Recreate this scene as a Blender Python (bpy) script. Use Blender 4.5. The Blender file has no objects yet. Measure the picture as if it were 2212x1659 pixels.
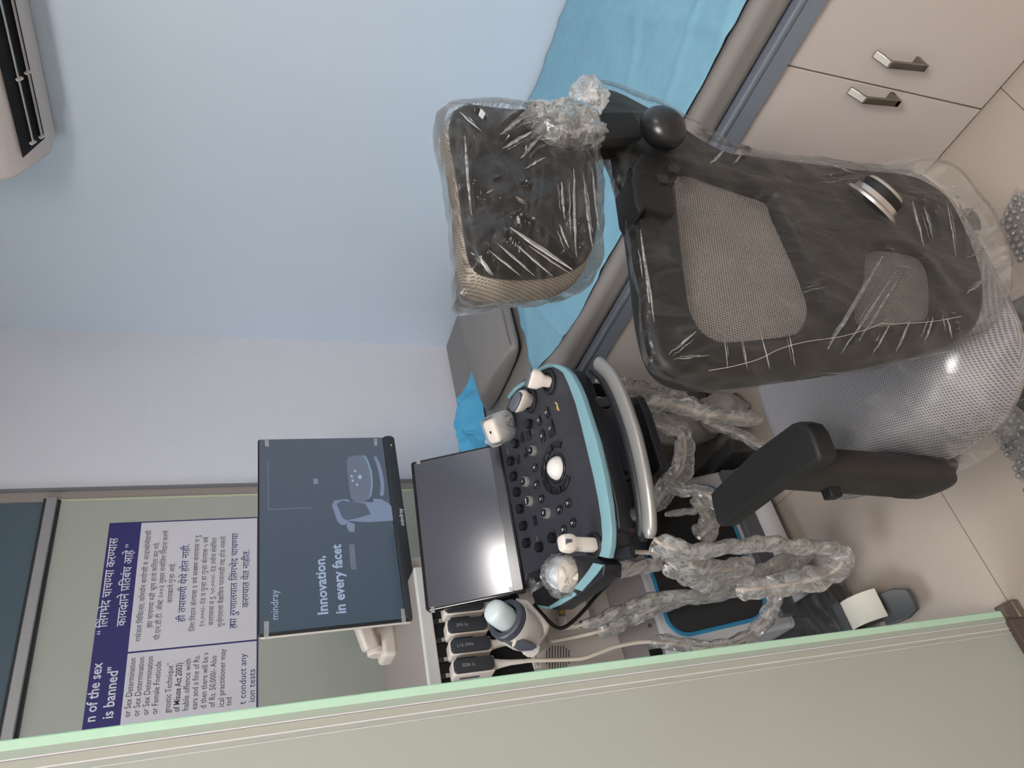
import bpy, bmesh, math, random
from mathutils import Vector, Matrix, noise, geometry
random.seed(7)
S = bpy.context.scene
COL = S.collection
V = Vector

# ------------------------------------------------------------------ camera
FPX, YAW, PITCH, ROLL, HCAM = 1549.83, 0.656532, 0.363932, -0.0240747, 1.435
EYE = V((0, 0, HCAM))
_f = V((math.sin(YAW)*math.cos(PITCH), math.cos(YAW)*math.cos(PITCH), -math.sin(PITCH)))
_r = V((math.cos(YAW), -math.sin(YAW), 0))
_d = _f.cross(_r)
RGT = math.cos(ROLL)*_r + math.sin(ROLL)*_d
DWN = -math.sin(ROLL)*_r + math.cos(ROLL)*_d
FWD = _f
cam = bpy.data.cameras.new('camera')
cam.sensor_fit = 'HORIZONTAL'; cam.sensor_width = 36.0
cam.lens = FPX/2212*36; cam.clip_start = 0.02
cam_o = bpy.data.objects.new('camera', cam); COL.objects.link(cam_o)
m = Matrix((DWN, RGT, -FWD)).transposed().to_4x4()   # the phone was held upright, the file lies on its side
m.translation = EYE
cam_o.matrix_world = m
S.camera = cam_o

# ------------------------------------------------------------------ light, world, exposure
S.view_settings.view_transform = 'Standard'
S.view_settings.look = 'None'
EXPO = 1.45
S.view_settings.exposure = EXPO
S.view_settings.gamma = 1.0
S.view_settings.use_curve_mapping = False
S.cycles.use_denoising = True
S.cycles.transparent_max_bounces = 24
S.cycles.max_bounces = 8
S.cycles.sample_clamp_indirect = 4.0
W = bpy.data.worlds.new('room_air'); S.world = W; W.use_nodes = True
W.node_tree.nodes['Background'].inputs[0].default_value = (0.75, 0.8, 0.9, 1)
W.node_tree.nodes['Background'].inputs[1].default_value = 0.35
CEIL = 2.62
# ceiling fittings: (x, y, half size x, half size y, strength, tint)
LIGHTS = [(1.30, -1.40, 0.17, 0.17, 13.0, (1.0, 0.985, 0.965)),
          (-0.30, -0.60, 0.45, 0.45, 9.6, (1.0, 0.985, 0.965)),
          (-0.75, 1.40, 0.45, 0.45, 4.6, (0.96, 0.98, 1.0))]  # unseen panel added to brighten the couch wall with little air conditioner shadow

# ------------------------------------------------------------------ pixel rays -> points on real planes
def ray(x, y):
    return ((1659-y)-829.5)*RGT + (x-1106)*DWN + FPX*FWD
def on(x, y, ax, val):
    d = ray(x, y); return EYE + d*((val-EYE[ax])/d[ax])
def PX(x, y, v): return on(x, y, 0, v)
def PY(x, y, v): return on(x, y, 1, v)
def PZ(x, y, v): return on(x, y, 2, v)
class Frame:
    """a plane in the room: origin, two axes along it and the outward normal"""
    def __init__(s, o, ex, ey):
        s.o = V(o); s.ex = V(ex).normalized(); s.ey = (V(ey) - V(ey).dot(s.ex)*s.ex).normalized(); s.n = s.ex.cross(s.ey)
    def p(s, u, v, w=0.0): return s.o + s.ex*u + s.ey*v + s.n*w
    def uv(s, x, y, w=0.0):
        d = ray(x, y); o = s.o + s.n*w; t = (o-EYE).dot(s.n)/d.dot(s.n); q = EYE + d*t - s.o
        return (q.dot(s.ex), q.dot(s.ey))
    def px(s, pts, w=0.0): return [s.uv(x, y, w) for x, y in pts]

# ------------------------------------------------------------------ materials
def lin(c):
    return tuple(((v/255)/12.92 if v/255 <= 0.04045 else ((v/255+0.055)/1.055)**2.4) for v in c) + (1.0,)
MATS = {}
def mat(name, rgb, rough=0.5, metal=0.0, var=0.04, scale=60.0, bump=0.0, bscale=None, coat=0.0, spec=0.5, emit=None, estr=1.0, trans=0.0, alpha=1.0, coords='Object', sub=0.0):
    if name in MATS: return MATS[name]
    m = bpy.data.materials.new(name); m.use_nodes = True; MATS[name] = m
    nt = m.node_tree; N = nt.nodes; L = nt.links; b = N['Principled BSDF']
    tc = N.new('ShaderNodeTexCoord')
    nz = N.new('ShaderNodeTexNoise'); nz.inputs['Scale'].default_value = scale; nz.inputs['Detail'].default_value = 4
    L.new(tc.outputs[coords], nz.inputs['Vector'])
    mx = N.new('ShaderNodeMix'); mx.data_type = 'RGBA'
    c = lin(rgb)
    mx.inputs[6].default_value = tuple(v*(1-var) for v in c[:3]) + (1,)
    mx.inputs[7].default_value = tuple(min(1, v*(1+var)) for v in c[:3]) + (1,)
    L.new(nz.outputs['Fac'], mx.inputs[0]); L.new(mx.outputs[2], b.inputs['Base Color'])
    b.inputs['Roughness'].default_value = rough; b.inputs['Metallic'].default_value = metal
    b.inputs['Specular IOR Level'].default_value = spec
    b.inputs['Coat Weight'].default_value = coat; b.inputs['Coat Roughness'].default_value = 0.15
    b.inputs['Transmission Weight'].default_value = trans; b.inputs['Alpha'].default_value = alpha
    if sub: b.inputs['Subsurface Weight'].default_value = sub; b.inputs['Subsurface Radius'].default_value = (0.02, 0.02, 0.02)
    if emit: b.inputs['Emission Color'].default_value = lin(emit); b.inputs['Emission Strength'].default_value = estr
    if bump:
        n2 = N.new('ShaderNodeTexNoise'); n2.inputs['Scale'].default_value = bscale or scale; n2.inputs['Detail'].default_value = 3
        L.new(tc.outputs[coords], n2.inputs['Vector'])
        bp = N.new('ShaderNodeBump'); bp.inputs['Strength'].default_value = bump; bp.inputs['Distance'].default_value = 0.004
        L.new(n2.outputs['Fac'], bp.inputs['Height']); L.new(bp.outputs['Normal'], b.inputs['Normal'])
    return m

def film(name, haze=0.10, gloss=0.35, bump=0.5, scale=30.0, stretch=(1, 1, 1), tint=(0.985, 0.985, 0.985), streak=0.25, rough=0.12, edge=0.16):
    """thin clear polythene: mostly see-through, hazy folds, sharp glints"""
    if name in MATS: return MATS[name]
    m = bpy.data.materials.new(name); m.use_nodes = True; MATS[name] = m
    nt = m.node_tree; N = nt.nodes; L = nt.links
    N.remove(N['Principled BSDF']); out = N['Material Output']
    tc = N.new('ShaderNodeTexCoord'); mp = N.new('ShaderNodeMapping'); mp.inputs['Scale'].default_value = stretch
    L.new(tc.outputs['Object'], mp.inputs['Vector'])
    nz = N.new('ShaderNodeTexNoise'); nz.inputs['Scale'].default_value = scale; nz.inputs['Detail'].default_value = 5; nz.inputs['Distortion'].default_value = 1.2
    L.new(mp.outputs[0], nz.inputs['Vector'])
    bp = N.new('ShaderNodeBump'); bp.inputs['Strength'].default_value = bump; bp.inputs['Distance'].default_value = 0.01
    L.new(nz.outputs['Fac'], bp.inputs['Height'])
    tr = N.new('ShaderNodeBsdfTransparent'); tr.inputs[0].default_value = tint + (1,)
    df = N.new('ShaderNodeBsdfDiffuse'); df.inputs[0].default_value = (0.92, 0.91, 0.90, 1); L.new(bp.outputs[0], df.inputs['Normal'])
    tl = N.new('ShaderNodeBsdfTranslucent'); tl.inputs[0].default_value = (0.92, 0.91, 0.90, 1)
    md = N.new('ShaderNodeMixShader'); md.inputs[0].default_value = 0.4; L.new(df.outputs[0], md.inputs[1]); L.new(tl.outputs[0], md.inputs[2])
    gl = N.new('ShaderNodeBsdfGlossy'); gl.inputs['Roughness'].default_value = rough; gl.inputs[0].default_value = (1, 1, 1, 1); L.new(bp.outputs[0], gl.inputs['Normal'])
    # creases: narrow band of a second noise
    n2 = N.new('ShaderNodeTexNoise'); n2.inputs['Scale'].default_value = scale*0.7; n2.inputs['Detail'].default_value = 3; n2.inputs['Distortion'].default_value = 2.0
    L.new(mp.outputs[0], n2.inputs['Vector'])
    cr = N.new('ShaderNodeValToRGB'); e = cr.color_ramp.elements
    e[0].position = 0.45; e[0].color = (0, 0, 0, 1); e[1].position = 0.5; e[1].color = (1, 1, 1, 1)
    k = e.new(0.55); k.color = (0, 0, 0, 1)
    L.new(n2.outputs['Fac'], cr.inputs[0])
    mu = N.new('ShaderNodeMath'); mu.operation = 'MULTIPLY_ADD'; mu.inputs[1].default_value = streak; mu.inputs[2].default_value = haze
    L.new(cr.outputs[0], mu.inputs[0])
    lw = N.new('ShaderNodeLayerWeight'); lw.inputs[0].default_value = 0.25
    ad = N.new('ShaderNodeMath'); ad.operation = 'MULTIPLY_ADD'; ad.inputs[1].default_value = edge; L.new(lw.outputs['Facing'], ad.inputs[0]); L.new(mu.outputs[0], ad.inputs[2])
    ad.use_clamp = True
    m1 = N.new('ShaderNodeMixShader'); L.new(ad.outputs[0], m1.inputs[0]); L.new(tr.outputs[0], m1.inputs[1]); L.new(md.outputs[0], m1.inputs[2])
    fr = N.new('ShaderNodeFresnel'); fr.inputs[0].default_value = 1.45; L.new(bp.outputs[0], fr.inputs['Normal'])
    fm = N.new('ShaderNodeMath'); fm.operation = 'MULTIPLY'; fm.inputs[1].default_value = gloss*4; fm.use_clamp = True; L.new(fr.outputs[0], fm.inputs[0])
    m2 = N.new('ShaderNodeMixShader'); L.new(fm.outputs[0], m2.inputs[0]); L.new(m1.outputs[0], m2.inputs[1]); L.new(gl.outputs[0], m2.inputs[2])
    L.new(m2.outputs[0], out.inputs[0])
    return m

def mesh_fabric(name, rgb, hole, pitch, size=0.28, see=0.0, coat=0.0, rough=0.6):
    """woven mesh: a grid of small holes, dark or see-through"""
    if name in MATS: return MATS[name]
    m = bpy.data.materials.new(name); m.use_nodes = True; MATS[name] = m
    nt = m.node_tree; N = nt.nodes; L = nt.links; b = N['Principled BSDF']; out = N['Material Output']
    tc = N.new('ShaderNodeTexCoord'); mp = N.new('ShaderNodeMapping'); mp.inputs['Rotation'].default_value = (0.0, 0.0, 0.2)
    L.new(tc.outputs['UV'], mp.inputs['Vector'])
    vo = N.new('ShaderNodeTexVoronoi'); vo.voronoi_dimensions = '2D'; vo.inputs['Scale'].default_value = 1/pitch; vo.inputs['Randomness'].default_value = 0.08
    L.new(mp.outputs[0], vo.inputs['Vector'])
    lt = N.new('ShaderNodeMapRange'); lt.inputs[1].default_value = size; lt.inputs[2].default_value = size+0.15; L.new(vo.outputs['Distance'], lt.inputs[0])
    mx = N.new('ShaderNodeMix'); mx.data_type = 'RGBA'; mx.inputs[6].default_value = lin(hole); mx.inputs[7].default_value = lin(rgb)
    L.new(lt.outputs[0], mx.inputs[0]); L.new(mx.outputs[2], b.inputs['Base Color'])
    b.inputs['Roughness'].default_value = rough; b.inputs['Coat Weight'].default_value = coat; b.inputs['Coat Roughness'].default_value = 0.22
    if see:
        tr = N.new('ShaderNodeBsdfTransparent'); ms = N.new('ShaderNodeMixShader')
        mr = N.new('ShaderNodeMapRange'); mr.inputs[3].default_value = 1-see*0.5; mr.inputs[4].default_value = 1-see; 
        inv = N.new('ShaderNodeMath'); inv.operation = 'MULTIPLY_ADD'; inv.inputs[1].default_value = see; inv.inputs[2].default_value = 1-see
        L.new(lt.outputs[0], inv.inputs[0])
        L.new(inv.outputs[0], ms.inputs[0]); L.new(tr.outputs[0], ms.inputs[1]); L.new(b.outputs[0], ms.inputs[2]); L.new(ms.outputs[0], out.inputs[0])
    return m

# ------------------------------------------------------------------ objects
def world_loc(o):
    v = V((0, 0, 0))
    while o is not None: v += V(o.location); o = o.parent
    return v
def tag(o, label=None, cat=None, group=None, kind=None):
    if label: o['label'] = label
    if cat: o['category'] = cat
    if group: o['group'] = group
    if kind: o['kind'] = kind
    return o
def thing(name, loc, label, cat, group=None):
    o = bpy.data.objects.new(name, None); COL.objects.link(o); o.location = loc; o.empty_display_size = 0.05
    return tag(o, label, cat, group)
def link_mesh(name, me, mt, parent, smooth=True, ang=0.6):
    org = world_loc(parent) if parent else None
    if parent is None:
        xs = [v.co for v in me.vertices]
        org = V(((min(c.x for c in xs)+max(c.x for c in xs))/2, (min(c.y for c in xs)+max(c.y for c in xs))/2, min(c.z for c in xs)))
    me.transform(Matrix.Translation(-org))
    if smooth and len(me.polygons):
        me.polygons.foreach_set('use_smooth', [True]*len(me.polygons)); me.set_sharp_from_angle(angle=ang)
    me.name = name
    o = bpy.data.objects.new(name, me); COL.objects.link(o)
    if parent: o.parent = parent
    else: o.location = org
    if mt: me.materials.clear(); me.materials.append(mt)
    return o
class MB:
    def __init__(s): s.bm = bmesh.new()
    def face(s, pts):
        try: return s.bm.faces.new([s.bm.verts.new(p) for p in pts])
        except ValueError: return None
    def box(s, lo, hi):
        lo, hi = V(lo), V(hi)
        return s.obox((lo+hi)/2, V((1, 0, 0)), V((0, 1, 0)), V((0, 0, 1)), (hi-lo)/2)
    def obox(s, c, ex, ey, ez, h):
        vs = [s.bm.verts.new(V(c)+ex*(h[0]*a)+ey*(h[1]*b)+ez*(h[2]*d)) for a in (-1, 1) for b in (-1, 1) for d in (-1, 1)]
        for q in ((0, 1, 3, 2), (4, 6, 7, 5), (0, 4, 5, 1), (2, 3, 7, 6), (0, 2, 6, 4), (1, 5, 7, 3)): s.bm.faces.new([vs[i] for i in q])
        return s
    def fbox(s, fr, u0, u1, v0, v1, w0, w1):
        return s.obox(fr.p((u0+u1)/2, (v0+v1)/2, (w0+w1)/2), fr.ex, fr.ey, fr.n, (abs(u1-u0)/2, abs(v1-v0)/2, abs(w1-w0)/2))
    def prism(s, pts, vec):
        vec = V(vec); a = [s.bm.verts.new(p) for p in pts]; b = [s.bm.verts.new(V(p)+vec) for p in pts]; n = len(a)
        s.bm.faces.new(a[::-1]); s.bm.faces.new(b)
        for i in range(n): s.bm.faces.new((a[i], a[(i+1) % n], b[(i+1) % n], b[i]))
        return s
    def loft(s, rings, caps=True, closed=True):
        R = [[s.bm.verts.new(p) for p in r] for r in rings]; n = len(R[0])
        for A, B in zip(R, R[1:]):
            for i in range(n if closed else n-1): s.bm.faces.new((A[i], A[(i+1) % n], B[(i+1) % n], B[i]))
        if caps and closed: s.bm.faces.new(R[0][::-1]); s.bm.faces.new(R[-1])
        return s
    def tube(s, path, r, seg=10, caps=True, loop=False, rfn=None, flat=None):
        path = [V(p) for p in path]; n = len(path); rings = []; up = None
        for i, p in enumerate(path):
            t = (path[(i+1) % n]-path[i-1]) if loop else (path[min(i+1, n-1)]-path[max(i-1, 0)])
            if t.length < 1e-9: t = V((0, 0, 1))
            t.normalize()
            if up is None:
                up = V((0, 0, 1)) if abs(t.z) < 0.9 else V((0, 1, 0))
            a = (up - up.dot(t)*t).normalized(); b = t.cross(a); up = a
            ring = []
            for k in range(seg):
                th = 2*math.pi*k/seg
                rr = (r[i] if isinstance(r, (list, tuple)) else r)
                if rfn: rr = rfn(i, k, rr)
                fa, fb = flat or (1, 1)
                ring.append(p + a*(rr*fa*math.cos(th)) + b*(rr*fb*math.sin(th)))
            rings.append(ring)
        if loop: rings.append(rings[0]); return s.loft_loop(rings[:-1])
        return s.loft(rings, caps)
    def loft_loop(s, rings):
        R = [[s.bm.verts.new(p) for p in r] for r in rings]; n = len(R[0])
        for j in range(len(R)):
            A, B = R[j], R[(j+1) % len(R)]
            for i in range(n): s.bm.faces.new((A[i], A[(i+1) % n], B[(i+1) % n], B[i]))
        return s
    def lathe(s, c, axis, prof, seg=24):
        ax = V(axis).normalized(); a = ax.orthogonal().normalized(); b = ax.cross(a)
        return s.loft([[V(c)+ax*h + a*(r*math.cos(2*math.pi*k/seg)) + b*(r*math.sin(2*math.pi*k/seg)) for k in range(seg)] for r, h in prof])
    def ball(s, c, r, sx=(1, 1, 1), seg=20):
        rot = Matrix.Translation(V(c)) @ Matrix.Diagonal((r*sx[0], r*sx[1], r*sx[2], 1))
        bmesh.ops.create_uvsphere(s.bm, u_segments=seg, v_segments=seg//2+2, radius=1, matrix=rot); return s
    def build(s, name, mt, parent=None, bevel=0.0, bseg=3, smooth=True, sub=0, ang=0.6):
        bmesh.ops.recalc_face_normals(s.bm, faces=s.bm.faces)
        me = bpy.data.meshes.new(name); s.bm.to_mesh(me); s.bm.free()
        o = link_mesh(name, me, mt, parent, smooth, ang)
        if bevel:
            b = o.modifiers.new('bevel', 'BEVEL'); b.width = bevel; b.segments = bseg; b.limit_method = 'ANGLE'; b.angle_limit = 0.7; b.harden_normals = False
        if sub:
            q = o.modifiers.new('sub', 'SUBSURF'); q.levels = sub; q.render_levels = sub
        return o
def crom(pts, n=6, closed=False):
    """smooth curve through points"""
    P = [V(p) for p in pts]; out = []; L = len(P)
    rng = range(L) if closed else range(L-1)
    for i in rng:
        p0 = P[i-1] if (closed or i > 0) else P[0]*2-P[1]
        p1, p2 = P[i], P[(i+1) % L]
        p3 = P[(i+2) % L] if (closed or i+2 < L) else P[-1]*2-P[-2]
        for k in range(n):
            t = k/n
            out.append(0.5*((2*p1)+(p2-p0)*t+(2*p0-5*p1+4*p2-p3)*t*t+(3*p1-p0-3*p2+p3)*t**3))
    if not closed: out.append(P[-1])
    return out
def plate(name, outlines, fr, thick, mt, parent=None, w=0.0, bevel=0.0, smooth_n=0, bres=2):
    """flat part with holes: outlines in the frame's (u, v); spans w .. w+thick along the frame's normal"""
    cu = bpy.data.curves.new('plate', 'CURVE'); cu.dimensions = '2D'; cu.fill_mode = 'BOTH'
    ext = max(thick/2-bevel, 0.0); cu.extrude = ext; cu.bevel_depth = bevel; cu.bevel_resolution = bres; cu.offset = -bevel
    for pts in outlines:
        P = [V((u, v, 0)) for u, v in pts]
        if smooth_n: P = crom(P, smooth_n, True)
        sp = cu.splines.new('POLY'); sp.points.add(len(P)-1); sp.use_cyclic_u = True
        for q, p in zip(sp.points, P): q.co = (p.x, p.y, 0, 1)
    o = bpy.data.objects.new('plate', cu); COL.objects.link(o)
    bpy.context.view_layer.update()
    me = bpy.data.meshes.new_from_object(o.evaluated_get(bpy.context.evaluated_depsgraph_get()))
    bpy.data.objects.remove(o); bpy.data.curves.remove(cu)
    c = fr.o + fr.n*(w+thick/2)
    M4 = Matrix((fr.ex, fr.ey, fr.n)).transposed().to_4x4(); M4.translation = c
    me.transform(M4)
    bm = bmesh.new(); bm.from_mesh(me); bmesh.ops.remove_doubles(bm, verts=bm.verts, dist=1e-6); bm.to_mesh(me); bm.free()
    return link_mesh(name, me, mt, parent, True, 0.5)
def rrect(u0, u1, v0, v1, r, n=5):
    out = []
    for cx, cy, a in ((u1-r, v1-r, 0), (u0+r, v1-r, 90), (u0+r, v0+r, 180), (u1-r, v0+r, 270)):
        for k in range(n+1):
            t = math.radians(a+90*k/n); out.append((cx+r*math.cos(t), cy+r*math.sin(t)))
    return out
def oval(c, a, b, n=24, rot=0.0):
    return [(c[0]+a*math.cos(t)*math.cos(rot)-b*math.sin(t)*math.sin(rot), c[1]+a*math.cos(t)*math.sin(rot)+b*math.sin(t)*math.cos(rot)) for t in [2*math.pi*k/n for k in range(n)]]
def fbm(p, oct=3):
    v = 0; a = 1.0; q = V(p)
    for _ in range(oct): v += a*noise.noise(q); q = q*2.03+V((3.1, 1.7, 5.2)); a *= 0.5
    return v

# ---------------------------------------------- lettering (built-in font; Devanagari shaped by hand)
BAR = set('गघचजञणतथधनपबभमयलवशषस')
def raw_text(s, bold=0.0):
    c = bpy.data.curves.new('t', 'FONT'); c.body = s; c.offset = bold; c.resolution_u = 2
    o = bpy.data.objects.new('t', c); COL.objects.link(o); bpy.context.view_layer.update()
    me = bpy.data.meshes.new_from_object(o.evaluated_get(bpy.context.evaluated_depsgraph_get()))
    bpy.data.objects.remove(o); bpy.data.curves.remove(c)
    return me
_adv = {}
def advance(s):
    if s not in _adv:
        a = raw_text(s+'|'); b = raw_text('|')
        _adv[s] = max(v.co.x for v in a.vertices)-max(v.co.x for v in b.vertices); bpy.data.meshes.remove(a); bpy.data.meshes.remove(b)
    return _adv[s]
def shape(s):
    """list of (text, cut, extra) runs: short i drawn before its cluster, half letters clipped before their bar"""
    cl = []; i = 0
    runs = []; buf = ''
    HAL = '\u094d'; ISH = '\u093f'
    while i < len(s):
        ch = s[i]
        if '\u0915' <= ch <= '\u0939':
            j = i+1; cluster = [ch]
            while j+1 < len(s) and s[j] == HAL and '\u0915' <= s[j+1] <= '\u0939': cluster.append(s[j+1]); j += 2
            hasi = j < len(s) and s[j] == ISH
            if hasi: buf += ISH; j += 1
            for n_, c_ in enumerate(cluster):
                last = n_ == len(cluster)-1
                if last: buf += c_
                elif cluster[n_+1] == 'र' and n_+1 == len(cluster)-1:
                    buf += c_; runs.append((buf, 0, 'ra')); buf = ''; break
                elif c_ == 'र': runs.append((buf, 0, 'reph')); buf = ''
                elif c_ in BAR: runs.append((buf, 0, '')) if buf else None; runs.append((c_, 1, '')); buf = ''
                else: runs.append((buf+c_, 0, 'lap')); buf = ''
            i = j
        else: buf += ch; i += 1
    if buf: runs.append((buf, 0, ''))
    return runs
def text_bm(bm, s, fr, u, v, size, bold=0.0, align='L', w=0.0, squeeze=1.0, width=None):
    """add one line of lettering to bm, baseline at (u, v) of the frame"""
    parts = []; x = 0.0
    deva = any('\u0900' <= c <= '\u097f' for c in s)
    for t, cut, ex in (shape(s) if deva else [(s, 0, '')]):
        if not t and ex != 'reph': continue
        if t:
            me = raw_text(t, bold); a = advance(t)
            if cut:
                b = bmesh.new(); b.from_mesh(me); k = a-0.21
                bmesh.ops.bisect_plane(b, geom=b.verts[:]+b.edges[:]+b.faces[:], plane_co=(k, 0, 0), plane_no=(1, 0, 0), clear_outer=True)
                b.to_mesh(me); b.free(); a = k
            parts.append((me, x)); x += a
        if ex == 'ra':
            me = bpy.data.meshes.new('s'); me.from_pydata([(x-0.2, 0.26, 0), (x-0.2, 0.17, 0), (x-0.42, 0.0, 0), (x-0.46, 0.07, 0)], [], [(0, 1, 2, 3)]); parts.append((me, 0))
        if ex == 'lap': x -= 0.22
        if ex == 'reph':
            me = bpy.data.meshes.new('s'); me.from_pydata([(x+0.42, 0.64, 0), (x+0.36, 0.72, 0), (x+0.46, 0.86, 0), (x+0.6, 0.84, 0), (x+0.6, 0.78, 0), (x+0.48, 0.79, 0)], [], [(0, 1, 2, 3, 4, 5)]); parts.append((me, 0))
    if width: squeeze = width/(x*size)
    off = {'L': 0, 'C': -x/2, 'R': -x}[align]
    for me, dx in parts:
        vs = [bm.verts.new(fr.p(u+(p.co.x+dx+off)*size*squeeze, v+p.co.y*size, w)) for p in me.vertices]
        for f in me.polygons:
            try: bm.faces.new([vs[i] for i in f.vertices])
            except ValueError: pass
        bpy.data.meshes.remove(me)
    return bm
def lettering(name, lines, fr, mt, parent, w):
    b = MB()
    for L in lines: text_bm(b.bm, w=w, fr=fr, **L)
    me = bpy.data.meshes.new(name); b.bm.to_mesh(me); b.bm.free()
    o = link_mesh(name, me, mt, parent, False)
    return o
def set_uv(o, fr, deep=False):
    me = o.data; org = world_loc(o); 
    while me.uv_layers: me.uv_layers.remove(me.uv_layers[0])
    uvl = me.uv_layers.new(name='uv')
    for l in me.loops:
        q = me.vertices[l.vertex_index].co + org - fr.o
        w_ = 0.7*q.dot(fr.n) if deep else 0.0; uvl.data[l.index].uv = (q.dot(fr.ex)+w_, q.dot(fr.ey)+w_)

# ================================================================== THE ROOM
XR, YB, YG = 1.884, 2.2, 1.022          # couch wall, far glass wall, line of the doorway glass
M_wallr = mat('blue_white_paint', (207, 219, 233), 0.32, var=0.015, scale=8)
M_wallb = mat('white_panel_paint', (226, 226, 234), 0.5, var=0.02, scale=20)
M_ceil = mat('ceiling_paint', (235, 235, 235), 0.7)
M_room = mat('plain_wall_paint', (205, 198, 190), 0.6, var=0.02)
M_alu = mat('brushed_aluminium', (168, 166, 166), 0.38, metal=0.6, var=0.06, scale=30)
M_dark = mat('dark_gap', (12, 12, 13), 0.8)

# floor: beige vitrified tiles with thin joints
mf = mat('beige_tiles', (177, 165, 155), 0.30, var=0.05, scale=9, bump=0.0, spec=0.4)
nt = mf.node_tree; N = nt.nodes; L = nt.links; b = N['Principled BSDF']
geo = N.new('ShaderNodeNewGeometry'); mpn = N.new('ShaderNodeMapping')
mpn.inputs['Location'].default_value = (0.46+0.6*3, 0.178+0.6*4, 0); L.new(geo.outputs['Position'], mpn.inputs['Vector'])
br = N.new('ShaderNodeTexBrick'); br.offset = 0; br.inputs['Scale'].default_value = 1.0; br.inputs['Brick Width'].default_value = 0.6; br.inputs['Row Height'].default_value = 0.6
br.inputs['Mortar Size'].default_value = 0.0011; br.inputs['Mortar Smooth'].default_value = 0.3
br.inputs['Color1'].default_value = (1, 1, 1, 1); br.inputs['Color2'].default_value = (0.97, 0.97, 0.97, 1); br.inputs['Mortar'].default_value = (0.33, 0.29, 0.25, 1)
L.new(mpn.outputs[0], br.inputs['Vector'])
sp = N.new('ShaderNodeTexNoise'); sp.inputs['Scale'].default_value = 160; sp.inputs['Detail'].default_value = 2; L.new(geo.outputs['Position'], sp.inputs['Vector'])
rm = N.new('ShaderNodeMapRange'); rm.inputs[1].default_value = 0.66; rm.inputs[2].default_value = 0.75; rm.inputs[3].default_value = 1.0; rm.inputs[4].default_value = 0.82; L.new(sp.outputs['Fac'], rm.inputs[0])
mm = N.new('ShaderNodeMix'); mm.data_type = 'RGBA'; mm.blend_type = 'MULTIPLY'; mm.inputs[0].default_value = 1
src = b.inputs['Base Color'].links[0].from_socket; L.new(src, mm.inputs[6]); L.new(br.outputs['Color'], mm.inputs[7])
m3 = N.new('ShaderNodeMix'); m3.data_type = 'RGBA'; m3.blend_type = 'MULTIPLY'; m3.inputs[0].default_value = 1
L.new(mm.outputs[2], m3.inputs[6]); L.new(rm.outputs[0], m3.inputs[7]); L.new(m3.outputs[2], b.inputs['Base Color'])

def slab(name, lo, hi, mt): return tag(MB().box(lo, hi).build(name, mt, smooth=False), kind='structure')
slab('floor', (-1.7, -2.3, -0.05), (XR+0.1, YB+0.1, 0), mf)
slab('ceiling', (-1.7, -2.3, CEIL), (XR+0.1, YB+0.1, CEIL+0.06), M_ceil)
slab('wall_right', (XR, -2.3, 0), (XR+0.1, YB+0.1, CEIL), M_wallr)
slab('wall_back', (1.25, YB, 0), (XR, YB+0.1, CEIL), M_wallb)
slab('wall_left', (-1.7, -2.3, 0), (-1.6, YB+0.1, CEIL), M_room)
slab('wall_front', (-1.6, -2.3, 0), (XR, -2.2, CEIL), M_room)
slab('wall_far', (-1.6, YB+0.03, 0), (1.25, YB+0.1, CEIL), M_room)

# far glass wall: frosted pane, aluminium rail, dark pane above, metal jamb
def frosted(name, top, bot, z0, z1):
    m = bpy.data.materials.new(name); m.use_nodes = True; nt = m.node_tree; N = nt.nodes; L = nt.links; b = N['Principled BSDF']
    g = N.new('ShaderNodeNewGeometry'); nz = N.new('ShaderNodeTexNoise'); nz.inputs['Scale'].default_value = 1.1; L.new(g.outputs['Position'], nz.inputs['Vector'])
    mx = N.new('ShaderNodeMix'); mx.data_type = 'RGBA'; mx.inputs[6].default_value = lin(top); mx.inputs[7].default_value = lin(bot)
    L.new(nz.outputs['Fac'], mx.inputs[0]); L.new(mx.outputs[2], b.inputs['Base Color'])
    b.inputs['Roughness'].default_value = 0.28
    tl = N.new('ShaderNodeBsdfTranslucent'); L.new(mx.outputs[2], tl.inputs[0]); ms = N.new('ShaderNodeMixShader'); ms.inputs[0].default_value = 0.35
    L.new(b.outputs[0], ms.inputs[1]); L.new(tl.outputs[0], ms.inputs[2]); L.new(ms.outputs[0], N['Material Output'].inputs[0])
    return m
M_frost = frosted('frosted_pane', (205, 207, 196), (212, 213, 204), 0, 1)
M_gap = mat('green_glass_edge', (150, 196, 172), 0.15, var=0.05, scale=15, spec=0.6)
w1 = tag(MB().box((-1.6, YB-0.004, 0.02), (1.213, YB+0.008, 1.93)).build('window_1', M_frost), kind='structure')
MB().box((1.2085, YB-0.006, 0.02), (1.2145, YB+0.008, 1.93)).build('glass_edge', mat('pale_glass_edge', (196, 200, 170), 0.25), w1)
w2 = tag(MB().box((-1.6, YB+0.005, 1.96), (1.245, YB+0.012, CEIL)).build('window_2', mat('dark_pane', (84, 100, 112), 0.12, var=0.05, scale=3)), kind='structure')
r1 = tag(MB().box((-1.6, YB-0.022, 1.930), (1.216, YB+0.02, 1.958)).build('trim_1', M_alu, bevel=0.003), kind='structure')
MB().box((-1.6, YB-0.012, 1.956), (1.216, YB+0.02, 1.9665)).build('rubber_gasket', mat('black_gasket', (40, 42, 46), 0.5), r1)
MB().box((-1.6, YB-0.006, 1.922), (1.213, YB+0.02, 1.931)).build('rubber_gasket', MATS['black_gasket'], r1)
slab('trim_2', (1.243, YB-0.012, 0), (1.2515, YB+0.02, CEIL), mat('grey_jamb', (120, 120, 126), 0.45))
slab('trim_3', (1.213, YB-0.002, 0), (1.243, YB+0.02, CEIL), mat('brown_grey_jamb', (158, 147, 141), 0.5))

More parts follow.
